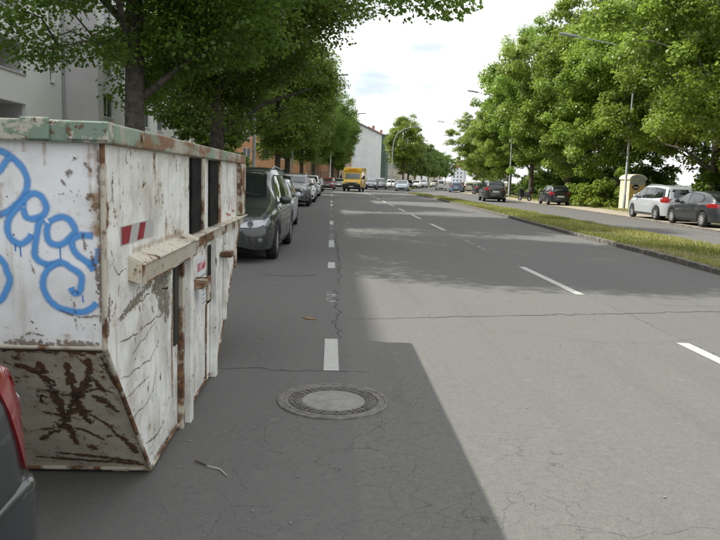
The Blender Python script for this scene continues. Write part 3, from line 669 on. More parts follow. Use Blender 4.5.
for sg in (1, -1):
    MB().box(.50*sg-.2, .50*sg+.2, 2.66, 2.775, .88, 1.06).build('headlight', M_head, van, bevel=.03)
    mr = MB().box(sg*1.28-.12, sg*1.28+.12, 1.95, 2.05, 1.42, 1.78).build('wing_mirror', M_dark, van, bevel=.03); MB().bar((sg*.98, 1.85, 1.5), (sg*1.2, 2.0, 1.55), .05, .05).build('mirror_arm', M_dark, mr)
    MB().box(sg*1.015-.012, sg*1.015+.012, .95, 1.75, 1.36, 2.0).build('side_window', M_glass, van)
MB().box(-.26, .26, 2.822, 2.835, .52, .63).build('number_plate', M_plate, van)
M_redp = mat('red_lettering', (.55, .05, .02), .5)
lt = MB()
for k in range(9): lt.prism([(-.50+k*.115, 2.36), (-.42+k*.115, 2.36), (-.39+k*.115, 2.46), (-.47+k*.115, 2.46)], 'y', 1.725, 1.74)
lt.build('lettering', M_redp, van)
vt, vr = wheel_meshes(.34, .22, 6)
for y in (1.95, -1.7):
    for sg in (1, -1):
        w = link('wheel', vt, van); w.location = (sg*.86, y, .34); w.rotation_euler = (0, 0, 0 if sg > 0 else PI); link('rim', vr, w)
MB().box(-.8, .8, -2.9, 2.5, .28, .5).build('underbody', M_under, van)

# ------------------------------------------------------------------ waste skip
def m_skip(rust, dirt, scale=1., tint=(.70, .72, .72)):
    def b(nt, p):
        n = N(nt); v = n.coord('Object')
        c = n.mix(n.step(n.noise(v, 3.2, 5, .65), .38, .72, 0, dirt), tint, (.44, .42, .36))
        c = n.mix(n.step(n.noise(n.coord('Object', scale=(9, 9, .7)), 2.2, 4, .6), .55, .78, 0, dirt*1.1), c, (.36, .31, .22))     # runs
        r1 = n.noise(v, 5*scale, 6, .72, .4); r2 = n.noise(n.coord('Object', scale=(1, 1, .25), rot=(.6, 0, 0)), 11*scale, 5, .7, .8); r3 = n.noise(v, 30, 4, .7)
        k = n.math('ADD', n.math('MULTIPLY', r1, .62), n.math('MULTIPLY', r3, .38))
        rm = n.math('MAXIMUM', n.step(k, .665-rust*.12, .69-rust*.12), n.step(n.math('ADD', n.math('MULTIPLY', r2, .7), n.math('MULTIPLY', r1, .3)), .675-rust*.11, .695-rust*.11))
        sp_ = n.step(n.noise(v, 17, 5, .75), .66-rust*.05, .69-rust*.05); rm = n.math('MAXIMUM', rm, sp_)
        halo = n.step(k, .60-rust*.12, .69-rust*.12, 0, .55)
        c = n.mix(halo, c, (.42, .30, .16))
        rc = n.mix(n.step(r3, .35, .65), (.045, .024, .015), (.13, .062, .028))
        n.lk(n.mix(rm, c, rc), p.inputs['Base Color']); n.lk(n.step(rm, 0, 1, .5, .9), p.inputs['Roughness'])
        h = n.math('SUBTRACT', n.math('MULTIPLY', n.noise(v, 1.6, 3), 2.2), n.math('MULTIPLY', rm, .5)); n.lk(n.bump(h, .5, .05), p.inputs['Normal'])
    return mat('chipped_white_paint', rough=.5, build=b)
M_sk1 = m_skip(.34, .45, 1.2, (.78, .81, .82)); M_sk2 = m_skip(.55, .85, 1.2, (.78, .79, .76)); M_sk3 = m_skip(.78, 1., 1.3, (.62, .57, .46))
def m_green(nt, p):
    n = N(nt); v = n.coord('Object'); a = n.noise(v, 9, 6, .7, .5); b_ = n.noise(v, 22, 4, .7)
    c = n.mix(n.step(a, .47, .51), (.17, .245, .185), (.42, .40, .33)); c = n.mix(n.step(b_, .56, .62), c, (.12, .07, .035)); n.lk(c, p.inputs['Base Color'])
    n.lk(n.bump(a, .4, .01), p.inputs['Normal'])
M_green = mat('chipped_green_paint', rough=.6, build=m_green)
def m_brown(nt, p):
    n = N(nt); v = n.coord('Object'); a = n.noise(v, 12, 6, .7, .5); b_ = n.noise(v, 5, 4, .6)
    c = n.mix(n.step(a, .40, .60), (.075, .036, .018), (.20, .10, .045)); c = n.mix(n.step(b_, .46, .56), c, (.46, .43, .35)); n.lk(c, p.inputs['Base Color']); n.lk(n.bump(a, .5, .008), p.inputs['Normal'])
M_rustbar = mat('rusty_steel', rough=.85, build=m_brown)
M_rust = mat('rust', rough=.9, build=lambda nt, p: (lambda n: n.lk(n.mix(n.step(n.noise(n.coord('Object'), 26, 5, .7), .38, .62), (.05, .024, .013), (.19, .085, .032)), p.inputs['Base Color']))(N(nt)))
SK = Vector((-1.82, 4.6, 0))
skip = thing('waste_skip', 'battered white steel skip with blue graffiti and green rim at the left kerb', 'skip', SK)
def sk(mb, name, m, parent=None, **k):
    mb.v = [(x-SK.x, y-SK.y, z) for x, y, z in mb.v]; return mb.build(name, m, parent or skip, **k)
X0, X1 = -2.74, -.90
prof = [(2.80, 1.66), (2.80, .84), (3.49, .03), (5.60, .03), (7.0, 1.12), (7.0, 1.66)]
sp_r = sk(MB().prism(prof, 'x', X1-.006, X1), 'side_panel', M_sk2); sk(MB().prism(prof, 'x', X0, X0+.006), 'side_panel', M_sk2)
ep = sk(MB().box(X0+.006, X1-.006, 2.80, 2.806, .845, 1.66), 'end_panel', M_sk1, label='white end panel sprayed with blue graffiti')
lo = sk(MB().prism([(2.803, .84), (3.492, .03), (3.50, .036), (2.811, .845)], 'x', X0+.006, X1-.006), 'lower_end_panel', M_sk3, label='rust scraped sloping lower end panel')
sk(MB().box(X0+.006, X1-.006, 3.5, 5.6, .03, .036), 'floor_plate', M_rustbar)
sk(MB().prism([(5.60, .03), (6.998, 1.12), (6.99, 1.126), (5.592, .036)], 'x', X0+.006, X1-.006), 'lower_end_panel', M_sk3)
sk(MB().box(X0+.006, X1-.006, 6.994, 7.0, 1.13, 1.66), 'end_panel', M_sk1)
for sx in (X0+.12, X1-.16): sk(MB().box(sx-.04, sx+.04, 3.52, 5.58, 0, .03), 'skid', M_rustbar)
# rim
r1 = sk(MB().box(X0-.04, X1+.04, 2.755, 2.83, 1.662, 1.745), 'rim', M_green, bevel=.008, label='chipped green rim bar with welded blocks')
for xx, w in ((-1.135, .055), (-1.62, .055), (-2.2, .055)): sk(MB().box(xx-w, xx+w, 2.738, 2.756, 1.668, 1.752), 'rim_block', M_green, r1, bevel=.006)
sk(MB().box(X1-.12, X1+.042, 2.745, 2.756, 1.672, 1.742), 'rim_block', M_green, r1, bevel=.005)
M_rim2 = mat('weathered_rim', rough=.7, build=lambda nt, p: (lambda n: n.lk(n.mix(n.step(n.noise(n.coord('Object', scale=(1, .35, 1)), 7, 6, .7), .44, .58), n.mix(n.step(n.noise(n.coord('Object'), 2.2, 4, .6), .45, .55), (.36, .34, .28), (.20, .28, .21)), (.19, .10, .05)), p.inputs['Base Color']))(N(nt)))
sk(MB().box(X1-.04, X1+.042, 2.835, 7.05, 1.662, 1.742), 'rim', M_rim2, bevel=.008)
sk(MB().box(X0-.042, X0+.04, 2.835, 7.05, 1.662, 1.742), 'rim', M_rim2, bevel=.008); sk(MB().box(X0-.04, X1+.04, 7.0, 7.06, 1.664, 1.74), 'rim', M_green, bevel=.008)
sk(MB().lathe([(0, .012), (.022, .012), (.026, 0)], 12, 'x', (X1+.04, 3.22, 1.71)), 'rim_bolt', M_rustbar)
# weld seams along the folded edges
wd = M_rustbar
for pts in ([(X1, 2.80, 1.66), (X1, 2.80, .84), (X1, 3.49, .03), (X1, 5.60, .03), (X1, 7.0, 1.12), (X1, 7.0, 1.66)], [(X0, 2.80, 1.66), (X0, 2.80, .84), (X0, 3.49, .03)]):
    for a, b in zip(pts[:-1], pts[1:]): sk(MB().tube([a, b], .011, 8), 'weld_seam', wd, smooth=50)
sk(MB().tube([(X0, 2.802, .842), (X1, 2.802, .842)], .011, 8), 'weld_seam', wd, smooth=50); sk(MB().tube([(X0, 3.49, .03), (X1, 3.49, .03)], .012, 8), 'weld_seam', wd, smooth=50)
# hood and ledge along the side
hd = sk(MB().prism([(X1, 1.185), (X1+.075, 1.150), (X1+.075, 1.140), (X1+.058, 1.142), (X1+.058, 1.055), (X1+.046, 1.055), (X1+.046, 1.146), (X1, 1.172)], 'y', 3.14, 4.42), 'hood', M_sk3, bevel=.003)
sk(MB().prism([(X1, 1.176), (X1+.056, 1.145), (X1+.056, 1.058), (X1, 1.075)], 'y', 3.13, 3.142), 'hood_end', M_sk3, hd)
sk(MB().box(X1, X1+.065, 4.425, 7.06, 1.148, 1.162), 'ledge', M_sk3, bevel=.004); sk(MB().box(X1, X1+.03, 4.43, 7.0, 1.07, 1.146), 'ledge_web', M_rustbar)
M_fas = m_skip(.75, 1., .8, (.40, .36, .28)); sk(MB().box(X1+.0585, X1+.064, 3.16, 4.40, 1.058, 1.134), 'hood_fascia', M_fas, hd)
for yy in (3.15, 4.39): sk(MB().box(X1+.0586, X1+.067, yy, yy+.02, 1.056, 1.136), 'hood_edge', M_rustbar, hd)
sk(MB().box(X1+.0586, X1+.066, 3.172, 4.388, 1.050, 1.0575), 'hood_edge', M_rustbar, hd)
sk(MB().box(X1+.002, X1+.012, 4.02, 4.12, .55, 1.05), 'dark_gap', M_dark)  # black strip standing in for the shade of the door gap
# upright posts below the ledge, reaching the road
for y, w, z0, d, mm in ((4.16, .05, 0, .035, M_rustbar), (4.29, .085, -.001, .06, M_sk2), (5.02, .03, .06, .02, M_rustbar), (5.30, .09, .0, .05, M_sk2), (5.92, .05, .32, .03, M_sk2)):
    sk(MB().box(X1+.001, X1+d, y-w/2, y+w/2, z0, 1.068), 'post', mm, bevel=.005)
dr = sk(MB().box(X1+.001, X1+.012, 4.36, 5.0, .08, 1.02), 'door', M_sk2, bevel=.003)
# upper stiffeners and black pads
M_blackpaint = noisy((.006, .006, .007), (.02, .019, .018), 9, .8, .2, spec=.1); M_blackpaint.name = 'black_paint'
for y0, y1 in ((4.48, 4.80), (5.16, 5.52)):
    sk(MB().box(X1+.001, X1+.018, y0, y1, 1.17, 1.655), 'black_pad', M_blackpaint, bevel=.004)
    sk(MB().box(X1+.001, X1+.030, y1, y1+.06, 1.17, 1.658), 'stiffener', M_rustbar, bevel=.004)
sk(MB().box(X1+.001, X1+.05, 6.72, 7.0, 1.172, 1.658), 'corner_post', M_rustbar, bevel=.005)
# latch handles
for y, z in ((4.52, .845), (5.80, .90)):
    h = sk(MB().box(X1+.01, X1+.10, y-.10, y+.16, z-.022, z+.022), 'latch', M_rustbar, bevel=.006); sk(MB().box(X1+.085, X1+.105, y+.10, y+.19, z-.13, z+.03), 'latch_handle', M_rustbar, h, bevel=.006)
# flag plate and notice
fp = sk(MB().box(X1+.001, X1+.004, 3.02, 3.56, 1.238, 1.322), 'warning_plate', mat('reflective_white', (.42, .42, .41), .4))
M_flag = noisy((.22, .012, .022), (.30, .03, .04), 12, .5, 0); M_flag.name = 'red_reflector'
for a in (3.03, 3.27): sk(MB().prism([(a, 1.242), (a+.10, 1.242), (a+.15, 1.318), (a+(.0 if a < 3.1 else .05), 1.318)], 'x', X1+.0045, X1+.006), 'red_stripe', M_flag, fp)
sg_ = sk(MB().box(X1+.0125, X1+.016, 4.66, 5.0, .62, .99), 'notice_board', mat('notice_white', (.66, .67, .68), .45))
def text(body, size, loc, rot, m, parent, name='lettering', sx=1.):
    cu = bpy.data.curves.new(name, 'FONT'); cu.body = body; cu.size = size; cu.extrude = .0004; cu.align_x = 'LEFT'
    o = bpy.data.objects.new('tmp', cu); C.objects.link(o); bpy.context.view_layer.update()
    me = bpy.data.meshes.new_from_object(o.evaluated_get(bpy.context.evaluated_depsgraph_get())); bpy.data.objects.remove(o)
    me.materials.clear(); me.materials.append(m); q = link(name, me, parent); q.location = loc; q.rotation_euler = rot; q.scale = (sx, 1, 1); return q
M_redink = mat('red_ink', (.55, .03, .06), .5); M_grn = mat('grey_ink', (.16, .19, .20), .5)
text('BUK GmbH', .085, (X1+.0172-SK.x, 4.675-SK.y, .895), (PI/2, 0, PI/2), M_redink, sg_, sx=.72)
for k in range(7):
    y0 = 4.68 if k < 2 else 4.86
    sk(MB().box(X1+.0162, X1+.0172, y0, 4.98-.03*(k % 3), .845-k*.03-(.02 if k > 1 else 0), .853-k*.03-(.02 if k > 1 else 0)), 'notice_line', M_grn, sg_)
# graffiti and scrapes (flat marks on the panels)
fe = lambda a, b: (a-SK.x, 2.7985-SK.y, b)
M_spray = stroke_mat('blue_spray', (.085, .31, .70), .5, .85, .22, 45)
M_drip = stroke_mat('blue_drip', (.035, .20, .60), .5, .6, .3, 80)
M_scrape = stroke_mat('rust_scrape', (.045, .026, .015), .9, .5, 2.4, 26, (.15, .078, .034), cover=.88)
M_scratch = stroke_mat('rust_scratch', (.055, .03, .018), .9, .6, 2.6, 70, (.15, .085, .045), cover=.62)
M_bare = stroke_mat('grey_scrape', (.14, .125, .10), .8, .6, 2.6, 45, (.26, .23, .18), cover=.9)
M_stain = stroke_mat('rust_stain', (.34, .20, .08), .8, 1.4, 1.3, 22, cover=.5)
M_bspray = stroke_mat('black_spray', (.014, .014, .015), .6, .5, .5, 14)
GR = [[(-1.35,1.58),(-1.31,1.61),(-1.29,1.62),(-1.25,1.6),(-1.21,1.56),(-1.19,1.51),(-1.2,1.46),(-1.23,1.42),(-1.28,1.38),(-1.33,1.37),(-1.36,1.4)],
 [(-1.32,1.52),(-1.29,1.55),(-1.27,1.58),(-1.25,1.6)],
 [(-1.21,1.41),(-1.2,1.44),(-1.17,1.46),(-1.14,1.45),(-1.12,1.41),(-1.13,1.38),(-1.17,1.36),(-1.2,1.37),(-1.209,1.405)],
 [(-1.21,1.43),(-1.25,1.38),(-1.27,1.34),(-1.27,1.3),(-1.25,1.27),(-1.22,1.26),(-1.19,1.28),(-1.18,1.3)],
 [(-1.11,1.35),(-1.07,1.37),(-1.03,1.36),(-1.01,1.32),(-1.03,1.29),(-1.07,1.26),(-1.11,1.27),(-1.12,1.31),(-1.113,1.345)],
 [(-1.13,1.36),(-1.15,1.34),(-1.16,1.29),(-1.17,1.23),(-1.16,1.2),(-1.12,1.18),(-1.07,1.19)],
 [(-.94,1.3),(-.99,1.3),(-1.02,1.28),(-1.02,1.25),(-1.0,1.22),(-.96,1.19),(-.94,1.16)], [(-.92,1.25),(-.92,1.22),(-.94,1.19),(-.96,1.19)],
 [(-1.03,1.09),(-1.02,1.07),(-1.0,1.07),(-.99,1.1),(-.99,1.14),(-1.03,1.17),(-1.07,1.19),(-1.12,1.16),(-1.14,1.11),(-1.13,1.06),(-1.1,1.02),(-1.06,1.0),(-1.0,.99),(-.96,1.0),(-.93,1.03)],
 [(-1.35,1.21),(-1.32,1.21),(-1.29,1.18),(-1.28,1.15),(-1.27,1.11),(-1.29,1.06),(-1.31,1.03),(-1.35,1.01)],
 [(-1.36,1.4),(-1.42,1.46),(-1.43,1.53),(-1.35,1.58)], [(-1.35,1.21),(-1.42,1.17),(-1.43,1.07),(-1.35,1.01)]]
def fe_(i): return lambda a, b: (a-SK.x, 2.7984-i*.00012-SK.y, b)
for i, g_ in enumerate(GR): ribbon('graffiti_stroke', g_, .044, M_spray, ep, fe_(i), sub=8, seed=i)
for i, (x, z) in enumerate(((-1.245, 1.26), (-1.225, 1.25), (-1.07, 1.255), (-.985, 1.06))):
    ribbon('graffiti_drip', [(x, z), (x+.002, z-.03-.012*(i % 3))], .007, M_drip, ep, fe_(14+i))
ES = [([(-.97,1.59),(-.94,1.55)],.012),([(-.96,1.44),(-.95,1.46),(-.93,1.44)],.02),([(-1.06,1.52),(-1.04,1.49)],.008),([(-.98,1.31),(-.97,1.24)],.012),([(-1.24,.87),(-1.2,.9),(-1.14,.89)],.008),([(-1.08,1.0),(-1.0,.97),(-.92,.98)],.008),
 ([(-1.02,1.04),(-1.01,.92)],.008),([(-.95,1.24),(-.93,1.16),(-.92,1.08)],.012),([(-1.19,1.2),(-1.17,1.14)],.007),([(-1.04,1.55),(-1.02,1.535)],.03),([(-.935,1.43),(-.915,1.41)],.05),([(-1.3,.86),(-1.1,.855),(-.92,.86)],.03),([(-.915,1.64),(-.91,1.3),(-.915,.95)],.014),([(-1.34,1.44),(-1.31,1.42)],.02),([(-1.55,1.3),(-1.5,1.1)],.012),([(-1.9,1.5),(-1.7,1.2),(-1.65,.95)],.012),([(-2.3,1.4),(-2.1,1.1)],.02)]
for i, (p, w) in enumerate(ES): ribbon('rust_scratch', p, w*1.5, M_scratch, ep, fe_(25+i), seed=i, taper=True)
for i, (p, w) in enumerate((([(-.95,1.66),(-.945,1.45)],.03),([(-1.12,1.66),(-1.12,1.57)],.02),([(-.925,1.66),(-.92,1.2)],.03),([(-1.30,1.50),(-1.30,1.36)],.05),([(-.93,1.47),(-.93,1.30)],.06),([(-1.05,.90),(-1.05,.85)],.10),([(-1.2,1.66),(-1.2,1.62)],.03))):
    ribbon('rust_stain', p, w, M_stain, ep, fe_(44+i), seed=i)
lo_f = lambda i: (lambda x, s: (x-SK.x, 2.803+.648*s-.0014*.76-i*.0001-SK.y, .84-.7615*s-.0014*.65-i*.0001))
LS = [([(-1.195,.10),(-1.196,.28),(-1.195,.403),(-1.208,.626),(-1.21,.821)],.055),([(-.985,.067),(-1.023,.234),(-1.144,.444),(-1.236,.627),(-1.38,.777)],.05),([(-1.078,.085),(-1.102,.276),(-1.118,.486),(-1.10,.62)],.05),([(-1.30,.12),(-1.248,.166),(-1.17,.256)],.045),([(-1.376,.679),(-1.182,.653),(-1.067,.766)],.025),([(-1.341,.899),(-1.082,.954),(-.939,.993)],.035),([(-1.45,.95),(-1.1,.99),(-.92,1.02)],.035),([(-1.04,.36),(-.98,.42),(-.95,.5)],.05),([(-1.0,.70),(-.96,.80),(-.94,.9)],.05),([(-1.1,.5),(-1.02,.62),(-1.0,.72)],.02),([(-.93,.05),(-.91,.3)],.02),([(-1.4,.02),(-1.1,.015),(-.92,.02)],.04),([(-1.0,.22),(-.97,.33)],.03),([(-1.7,.1),(-1.55,.5),(-1.6,.9)],.06),([(-2.2,.2),(-1.9,.5)],.07),
 ([(-1.27,.30),(-1.13,.36),(-1.0,.30),(-.93,.34)],.018),([(-1.3,.5),(-1.14,.56)],.03)]
for i, (p, w) in enumerate(LS): ribbon('rust_scrape', p, w*1.15, M_scrape, lo, lo_f(i), seed=i, taper=True)
sd_f = lambda i: (lambda y, z: (X1+.0012+i*.0001-SK.x, y-SK.y, z))
SS = [([(2.9,1.18),(2.98,1.12),(3.1,1.13)],.012,0),([(2.97,.93),(3.2,.945),(3.5,.95)],.02,0),([(3.0,.92),(3.3,.97),(3.55,1.0)],.03,1),([(3.54,.96),(3.89,1.01)],.05,1),([(3.71,.98),(4.04,1.05)],.06,1),([(2.86,1.05),(2.85,.95),(2.84,.88)],.06,0),([(3.0,.82),(3.31,.79)],.014,0),([(3.31,.8),(3.82,.8)],.014,0),([(2.99,.65),(3.49,.61),(3.7,.66)],.012,0),([(3.06,.54),(3.49,.53)],.01,0),
 ([(2.92,1.52),(2.93,1.42)],.02,0),([(3.50,1.50),(3.52,1.39),(3.5,1.30)],.012,0),([(3.68,1.47),(3.7,1.39)],.014,0),([(2.88,1.24),(2.93,1.18)],.012,0),([(3.62,.51),(3.53,.43)],.012,0),([(3.39,.20),(3.6,.16),(3.81,.18)],.02,0),([(4.02,.98),(3.98,.66),(4.0,.24)],.05,0),([(3.84,.6),(3.93,.34)],.012,0),([(3.85,1.02),(3.80,.9),(3.9,.75)],.12,1),([(3.6,1.03),(3.7,.9),(3.75,.8)],.06,1),([(3.2,.72),(3.6,.78)],.012,0),([(3.15,.42),(3.4,.40),(3.6,.43)],.012,0),([(3.3,.30),(3.35,.22)],.015,0),([(3.85,1.33),(3.86,1.24)],.03,0),([(3.05,1.40),(3.06,1.30),(3.12,1.27)],.008,0),([(3.3,1.6),(3.32,1.56)],.014,0),([(4.1,1.62),(4.12,1.56)],.03,0),([(4.2,1.4),(4.2,1.25)],.008,0),([(3.62,1.62),(3.6,1.45)],.006,0),([(5.75,1.6),(5.78,1.5)],.02,0),([(6.2,1.45),(6.22,1.35)],.03,0),([(6.45,1.6),(6.5,1.5)],.03,0),([(3.55,.06),(4.0,.055),(4.1,.06)],.03,0)]
for i, (p, w, k) in enumerate(SS): ribbon('rust_scratch' if k == 0 else 'bare_scrape', jag(p, .06, .0045) if k == 0 else p, w*(.8 if k == 0 else 2.), M_scratch if k == 0 else M_bare, sp_r, sd_f(i), seed=i, taper=True)
for i, (p, w) in enumerate((([(2.83,1.66),(2.83,1.1)],.04),([(3.0,1.66),(3.0,1.5)],.04),([(3.85,1.3),(3.85,1.19)],.10),([(3.6,1.66),(3.6,1.58)],.03),([(4.0,.9),(3.97,.3)],.10),([(3.2,1.2),(4.3,1.2)],.05))): ribbon('rust_stain', p, w, M_stain, sp_r, sd_f(36+i), seed=i)
ribbon('black_overspray', [(5.16, 1.0), (5.15, .8), (5.16, .62)], .22, M_bspray, sp_r, lambda y, z: (X1+.0135-SK.x, y-SK.y, z)) if False else None
sk(MB().box(X1+.001, X1+.010, 5.055, 5.25, .60, 1.03), 'black_pad', M_blackpaint, bevel=.003)
M_redspray = stroke_mat('red_spray', (.45, .10, .09), .6, .5, .6, 30, cover=.7)
for i, p in enumerate(([(6.15,1.36),(6.2,1.25),(6.3,1.36)],[(6.4,1.37),(6.38,1.24),(6.55,1.22)],[(6.05,1.22),(6.3,1.19)])): ribbon('red_tag', p, .025, M_redspray, sp_r, sd_f(44+i), seed=i)
# litter on the road
tw = MB().tube([(-.70, 3.66, .006), (-.62, 3.58, .010), (-.55, 3.55, .006), (-.50, 3.47, .006)], .004, 5).build('fallen_twig', M_rustbar); tw['label'] = 'thin brown twig lying on the asphalt beside the skip'; tw['category'] = 'twig'
lf = MB().prism([(-.28, 7.62), (-.20, 7.60), (-.12, 7.52), (-.18, 7.51), (-.25, 7.55)], 'z', .004, .010).build('fallen_leaf', noisy((.20, .13, .05), (.28, .2, .09), 30)); lf['label'] = 'dry brown leaf lying left of the lane dashes'; lf['category'] = 'leaf'

gr_ = MB(); rg = random.Random(5)
for i in range(150):
    x = rg.choice((rg.uniform(-.85, .2), rg.uniform(-.85, 3.4), rg.gauss(-2.7, .25))); y = rg.uniform(2.6, 14); q = rg.uniform(.003, .008)
    gr_.box(-q, q, -q*.7, q*.7, 0, q, Matrix.Translation((x, y, .001)) @ Matrix.Rotation(rg.uniform(0, 3), 4, 'Z'))
gr_.build('road_grit', M_conc, kind='stuff', label='scattered grit and crumbs lying on the asphalt', category='grit')
# ------------------------------------------------------------------ lamp posts
def lamp(label, loc, sgn, H=10.1, arm=5., group=None):
    t = thing('street_lamp', label, 'street lamp', loc, 0, group)
    MB().tube([(0, 0, 0), (0, 0, 1.0), (0, 0, 1.02), (0, 0, 5), (0, 0, H)], [.10, .095, .078, .07, .055], 14).build('pole', M_lamp_post, t, 40)
    MB().box(-.05, .05, -.105, -.06, .5, .95).build('access_door', M_lamp_post, t, bevel=.01)
    MB().tube([(0, 0, H-.3), (sgn*.25, 0, H+.05), (sgn*.8, 0, H+.22), (sgn*(arm-1.1), 0, H+.22+.16*(arm-2))], [.05, .045, .04, .035], 10).build('arm', M_lamp_post, t, 40)
    e = H+.22+.16*(arm-2)
    MB().prism([(sgn*(arm-1.2), e-.07), (sgn*(arm-1.1), e+.08), (sgn*(arm-.1), e+.20), (sgn*arm, e+.13), (sgn*(arm-.1), e+.06)], 'y', -.14, .14).build('lamp_head', M_lamp_post, t, bevel=.03)
    return t
LGp = 'lamp posts on the right hand path'
rl = lamp('grey lamp post standing beside the yellow kiosk and silver minivan', (18.9, 44.4, .05), -1, 10.0, 5., LGp)
dup(rl, (18.8, 73.5, .05), 0, 'grey lamp post behind the scooter and dark off-road car', LGp)
dup(rl, (21.5, 112, .05), 0, 'far grey lamp post behind the right hand trees, lower arm against the sky', LGp)
dup(rl, (27.5, 145, .05), 0, 'farthest grey lamp post on the right against the sky', LGp)
ll = lamp('grey lamp post behind the dark parked minivan on the left', (-3.75, 34, .115), 1, 10.0, 5., 'lamp posts on the left pavement')
dup(ll, (-3.7, 66, .115), 0, 'pale lamp post in the left tree row before the orange house', 'lamp posts on the left pavement')
dup(ll, (-.2, 104, .115), 0, 'lamp post whose arm shows above the yellow van', 'lamp posts on the left pavement')
ml = thing('street_lamp', 'curved lamp post at the first median tree beyond the junction', 'street lamp', (8.9, 104, 0), rad(-8))
MB().tube([(0, 0, 0), (0, 0, 5.5), (.1, 0, 7.0), (.6, 0, 8.2), (1.6, 0, 8.9), (3.0, 0, 9.2)], [.09, .07, .065, .06, .05, .045], 10).build('pole', M_lamp_post, ml, 40)
MB().box(2.8, 3.7, -.13, .13, 9.13, 9.28).build('lamp_head', M_lamp_post, ml, bevel=.03)

# ------------------------------------------------------------------ kiosk behind the silver minivan
M_kc = noisy((.60, .55, .40), (.70, .66, .52), 3, .5, 0); M_kc.name = 'cream_panel'
M_ky = noisy((.62, .42, .12), (.70, .52, .20), 2, .5, 0); M_ky.name = 'yellow_panel'
M_kg = noisy((.30, .33, .34), (.40, .42, .42), 3, .5, 0); M_kg.name = 'grey_panel'
ki = thing('kiosk', 'cream and yellow kiosk with arched roof behind the silver minivan', 'kiosk', (20.2, 46.3, .05), rad(14))
MB().box(-.62, .62, -.5, .5, 0, 2.0).build('cabinet', M_kc, ki, bevel=.02)
arc = [(-.70, 1.98)]+[(.70*math.cos(a), 2.0+.36*math.sin(a)) for a in np.linspace(PI-.15, .15, 11)]+[(.70, 1.98)]
MB().prism(arc, 'y', -.56, .56).build('roof', M_kc, ki, bevel=.02)
MB().prism([(-.56, 2.02)]+[(.56*math.cos(a), 2.02+.26*math.sin(a)) for a in np.linspace(PI-.2, .2, 9)]+[(.56, 2.02)], 'y', -.585, -.562).build('gable_panel', M_kg, ki)
MB().box(-.56, .56, -.52, -.502, 1.68, 1.96).build('upper_panel', M_kg, ki)
MB().box(-.56, -.20, -.52, -.502, .12, 1.64).build('front_panel', M_ky, ki); MB().box(.02, .56, -.52, -.502, .12, 1.64).build('front_panel', M_ky, ki); MB().box(-.18, 0, -.52, -.502, .12, 1.3).build('front_panel', M_kc, ki)
MB().prism([(-.42+.26*math.cos(a)+.26, 1.5+.17*math.sin(a)) for a in np.linspace(0, 2*PI, 16, endpoint=False)], 'y', -.56, -.521).build('hatch', M_dark, ki); MB().box(-.34, .02, -.575, -.561, 1.44, 1.52).build('hatch_label', M_plate, ki)

# ------------------------------------------------------------------ scooter by the second lamp post
sc_ = thing('scooter', 'dark motor scooter parked beside the lamp post right of the off-road car', 'scooter', (16.9, 60.5, .05), rad(25))
st_, sr_ = wheel_meshes(.24, .11, 5)
for y in (.62, -.60):
    w = link('wheel', st_, sc_); w.location = (0, y, .24); link('rim', sr_, w)
MB().prism([(-.85, .55), (-.3, .30), (.25, .28), (.42, .40), (.30, .34), (-.2, .40), (-.05, .70), (-.80, .72)], 'x', -.16, .16).build('body', P_black, sc_, bevel=.05)
MB().prism([(.22, .3), (.36, .3), (.56, .95), (.46, 1.0)], 'x', -.22, .22).build('leg_shield', P_black, sc_, bevel=.03)
MB().prism([(-.78, .73), (-.05, .71), (-.05, .80), (-.75, .84)], 'x', -.14, .14).build('seat', M_dark, sc_, bevel=.03)
MB().tube([(-.34, .38, 1.06), (-.12, .48, 1.03), (.12, .48, 1.03), (.34, .38, 1.06)], .018, 8).build('handlebar', M_dark, sc_, 40)
MB().tube([(0, .62, .24), (0, .48, 1.0)], .03, 8).build('fork', M_steel, sc_, 40); MB().ball((0, .52, .93), (.10, .07, .08)).build('headlight', M_head, sc_, 60)
MB().box(-.2, .2, -1.05, -.70, .82, 1.14).build('top_box', M_dark, sc_, bevel=.05); MB().box(-.06, .06, -.92, -.87, .58, .66).build('tail_light', M_tail, sc_)

# ------------------------------------------------------------------ buildings
def plaster(name, c, dirt=.12):
    def b(nt, p):
        n = N(nt); v = n.coord('Object'); f = n.noise(v, .35, 6, .65); r = n.noise(n.coord('Object', scale=(3, 3, .25)), .9, 4, .6)
        k = n.mix(n.step(f, .35, .7), c, tuple(x*(1-dirt) for x in c)); n.lk(n.mix(n.step(r, .55, .75, 0, .5), k, tuple(x*(1-2*dirt) for x in c)), p.inputs['Base Color'])
        n.lk(n.bump(n.noise(v, 40, 3), .15, .01), p.inputs['Normal'])
    return mat(name, c, .9, spec=.2, build=b)
B_white = plaster('white_render', (.84, .84, .82), .06); B_grey = plaster('grey_render', (.56, .55, .56)); B_or = plaster('orange_render', (.36, .20, .11)); B_cream = plaster('cream_render', (.56, .50, .40))
B_pale = plaster('pale_render', (.70, .73, .74)); B_beige = plaster('beige_render', (.44, .41, .34)); B_dgreen = plaster('green_render', (.10, .15, .12)); B_tan = plaster('tan_render', (.50, .38, .26))
M_roof = noisy((.22, .075, .045), (.30, .115, .07), 2, .8, .3); M_roof.name = 'red_roof_tiles'; M_roofg = noisy((.12, .12, .12), (.17, .17, .17), 2); M_roofg.name = 'grey_roof'
M_pane = mat('window_pane', (.03, .036, .042), .05, spec=.8); M_pane2 = mat('curtained_pane', (.22, .25, .27), .15, spec=.8)
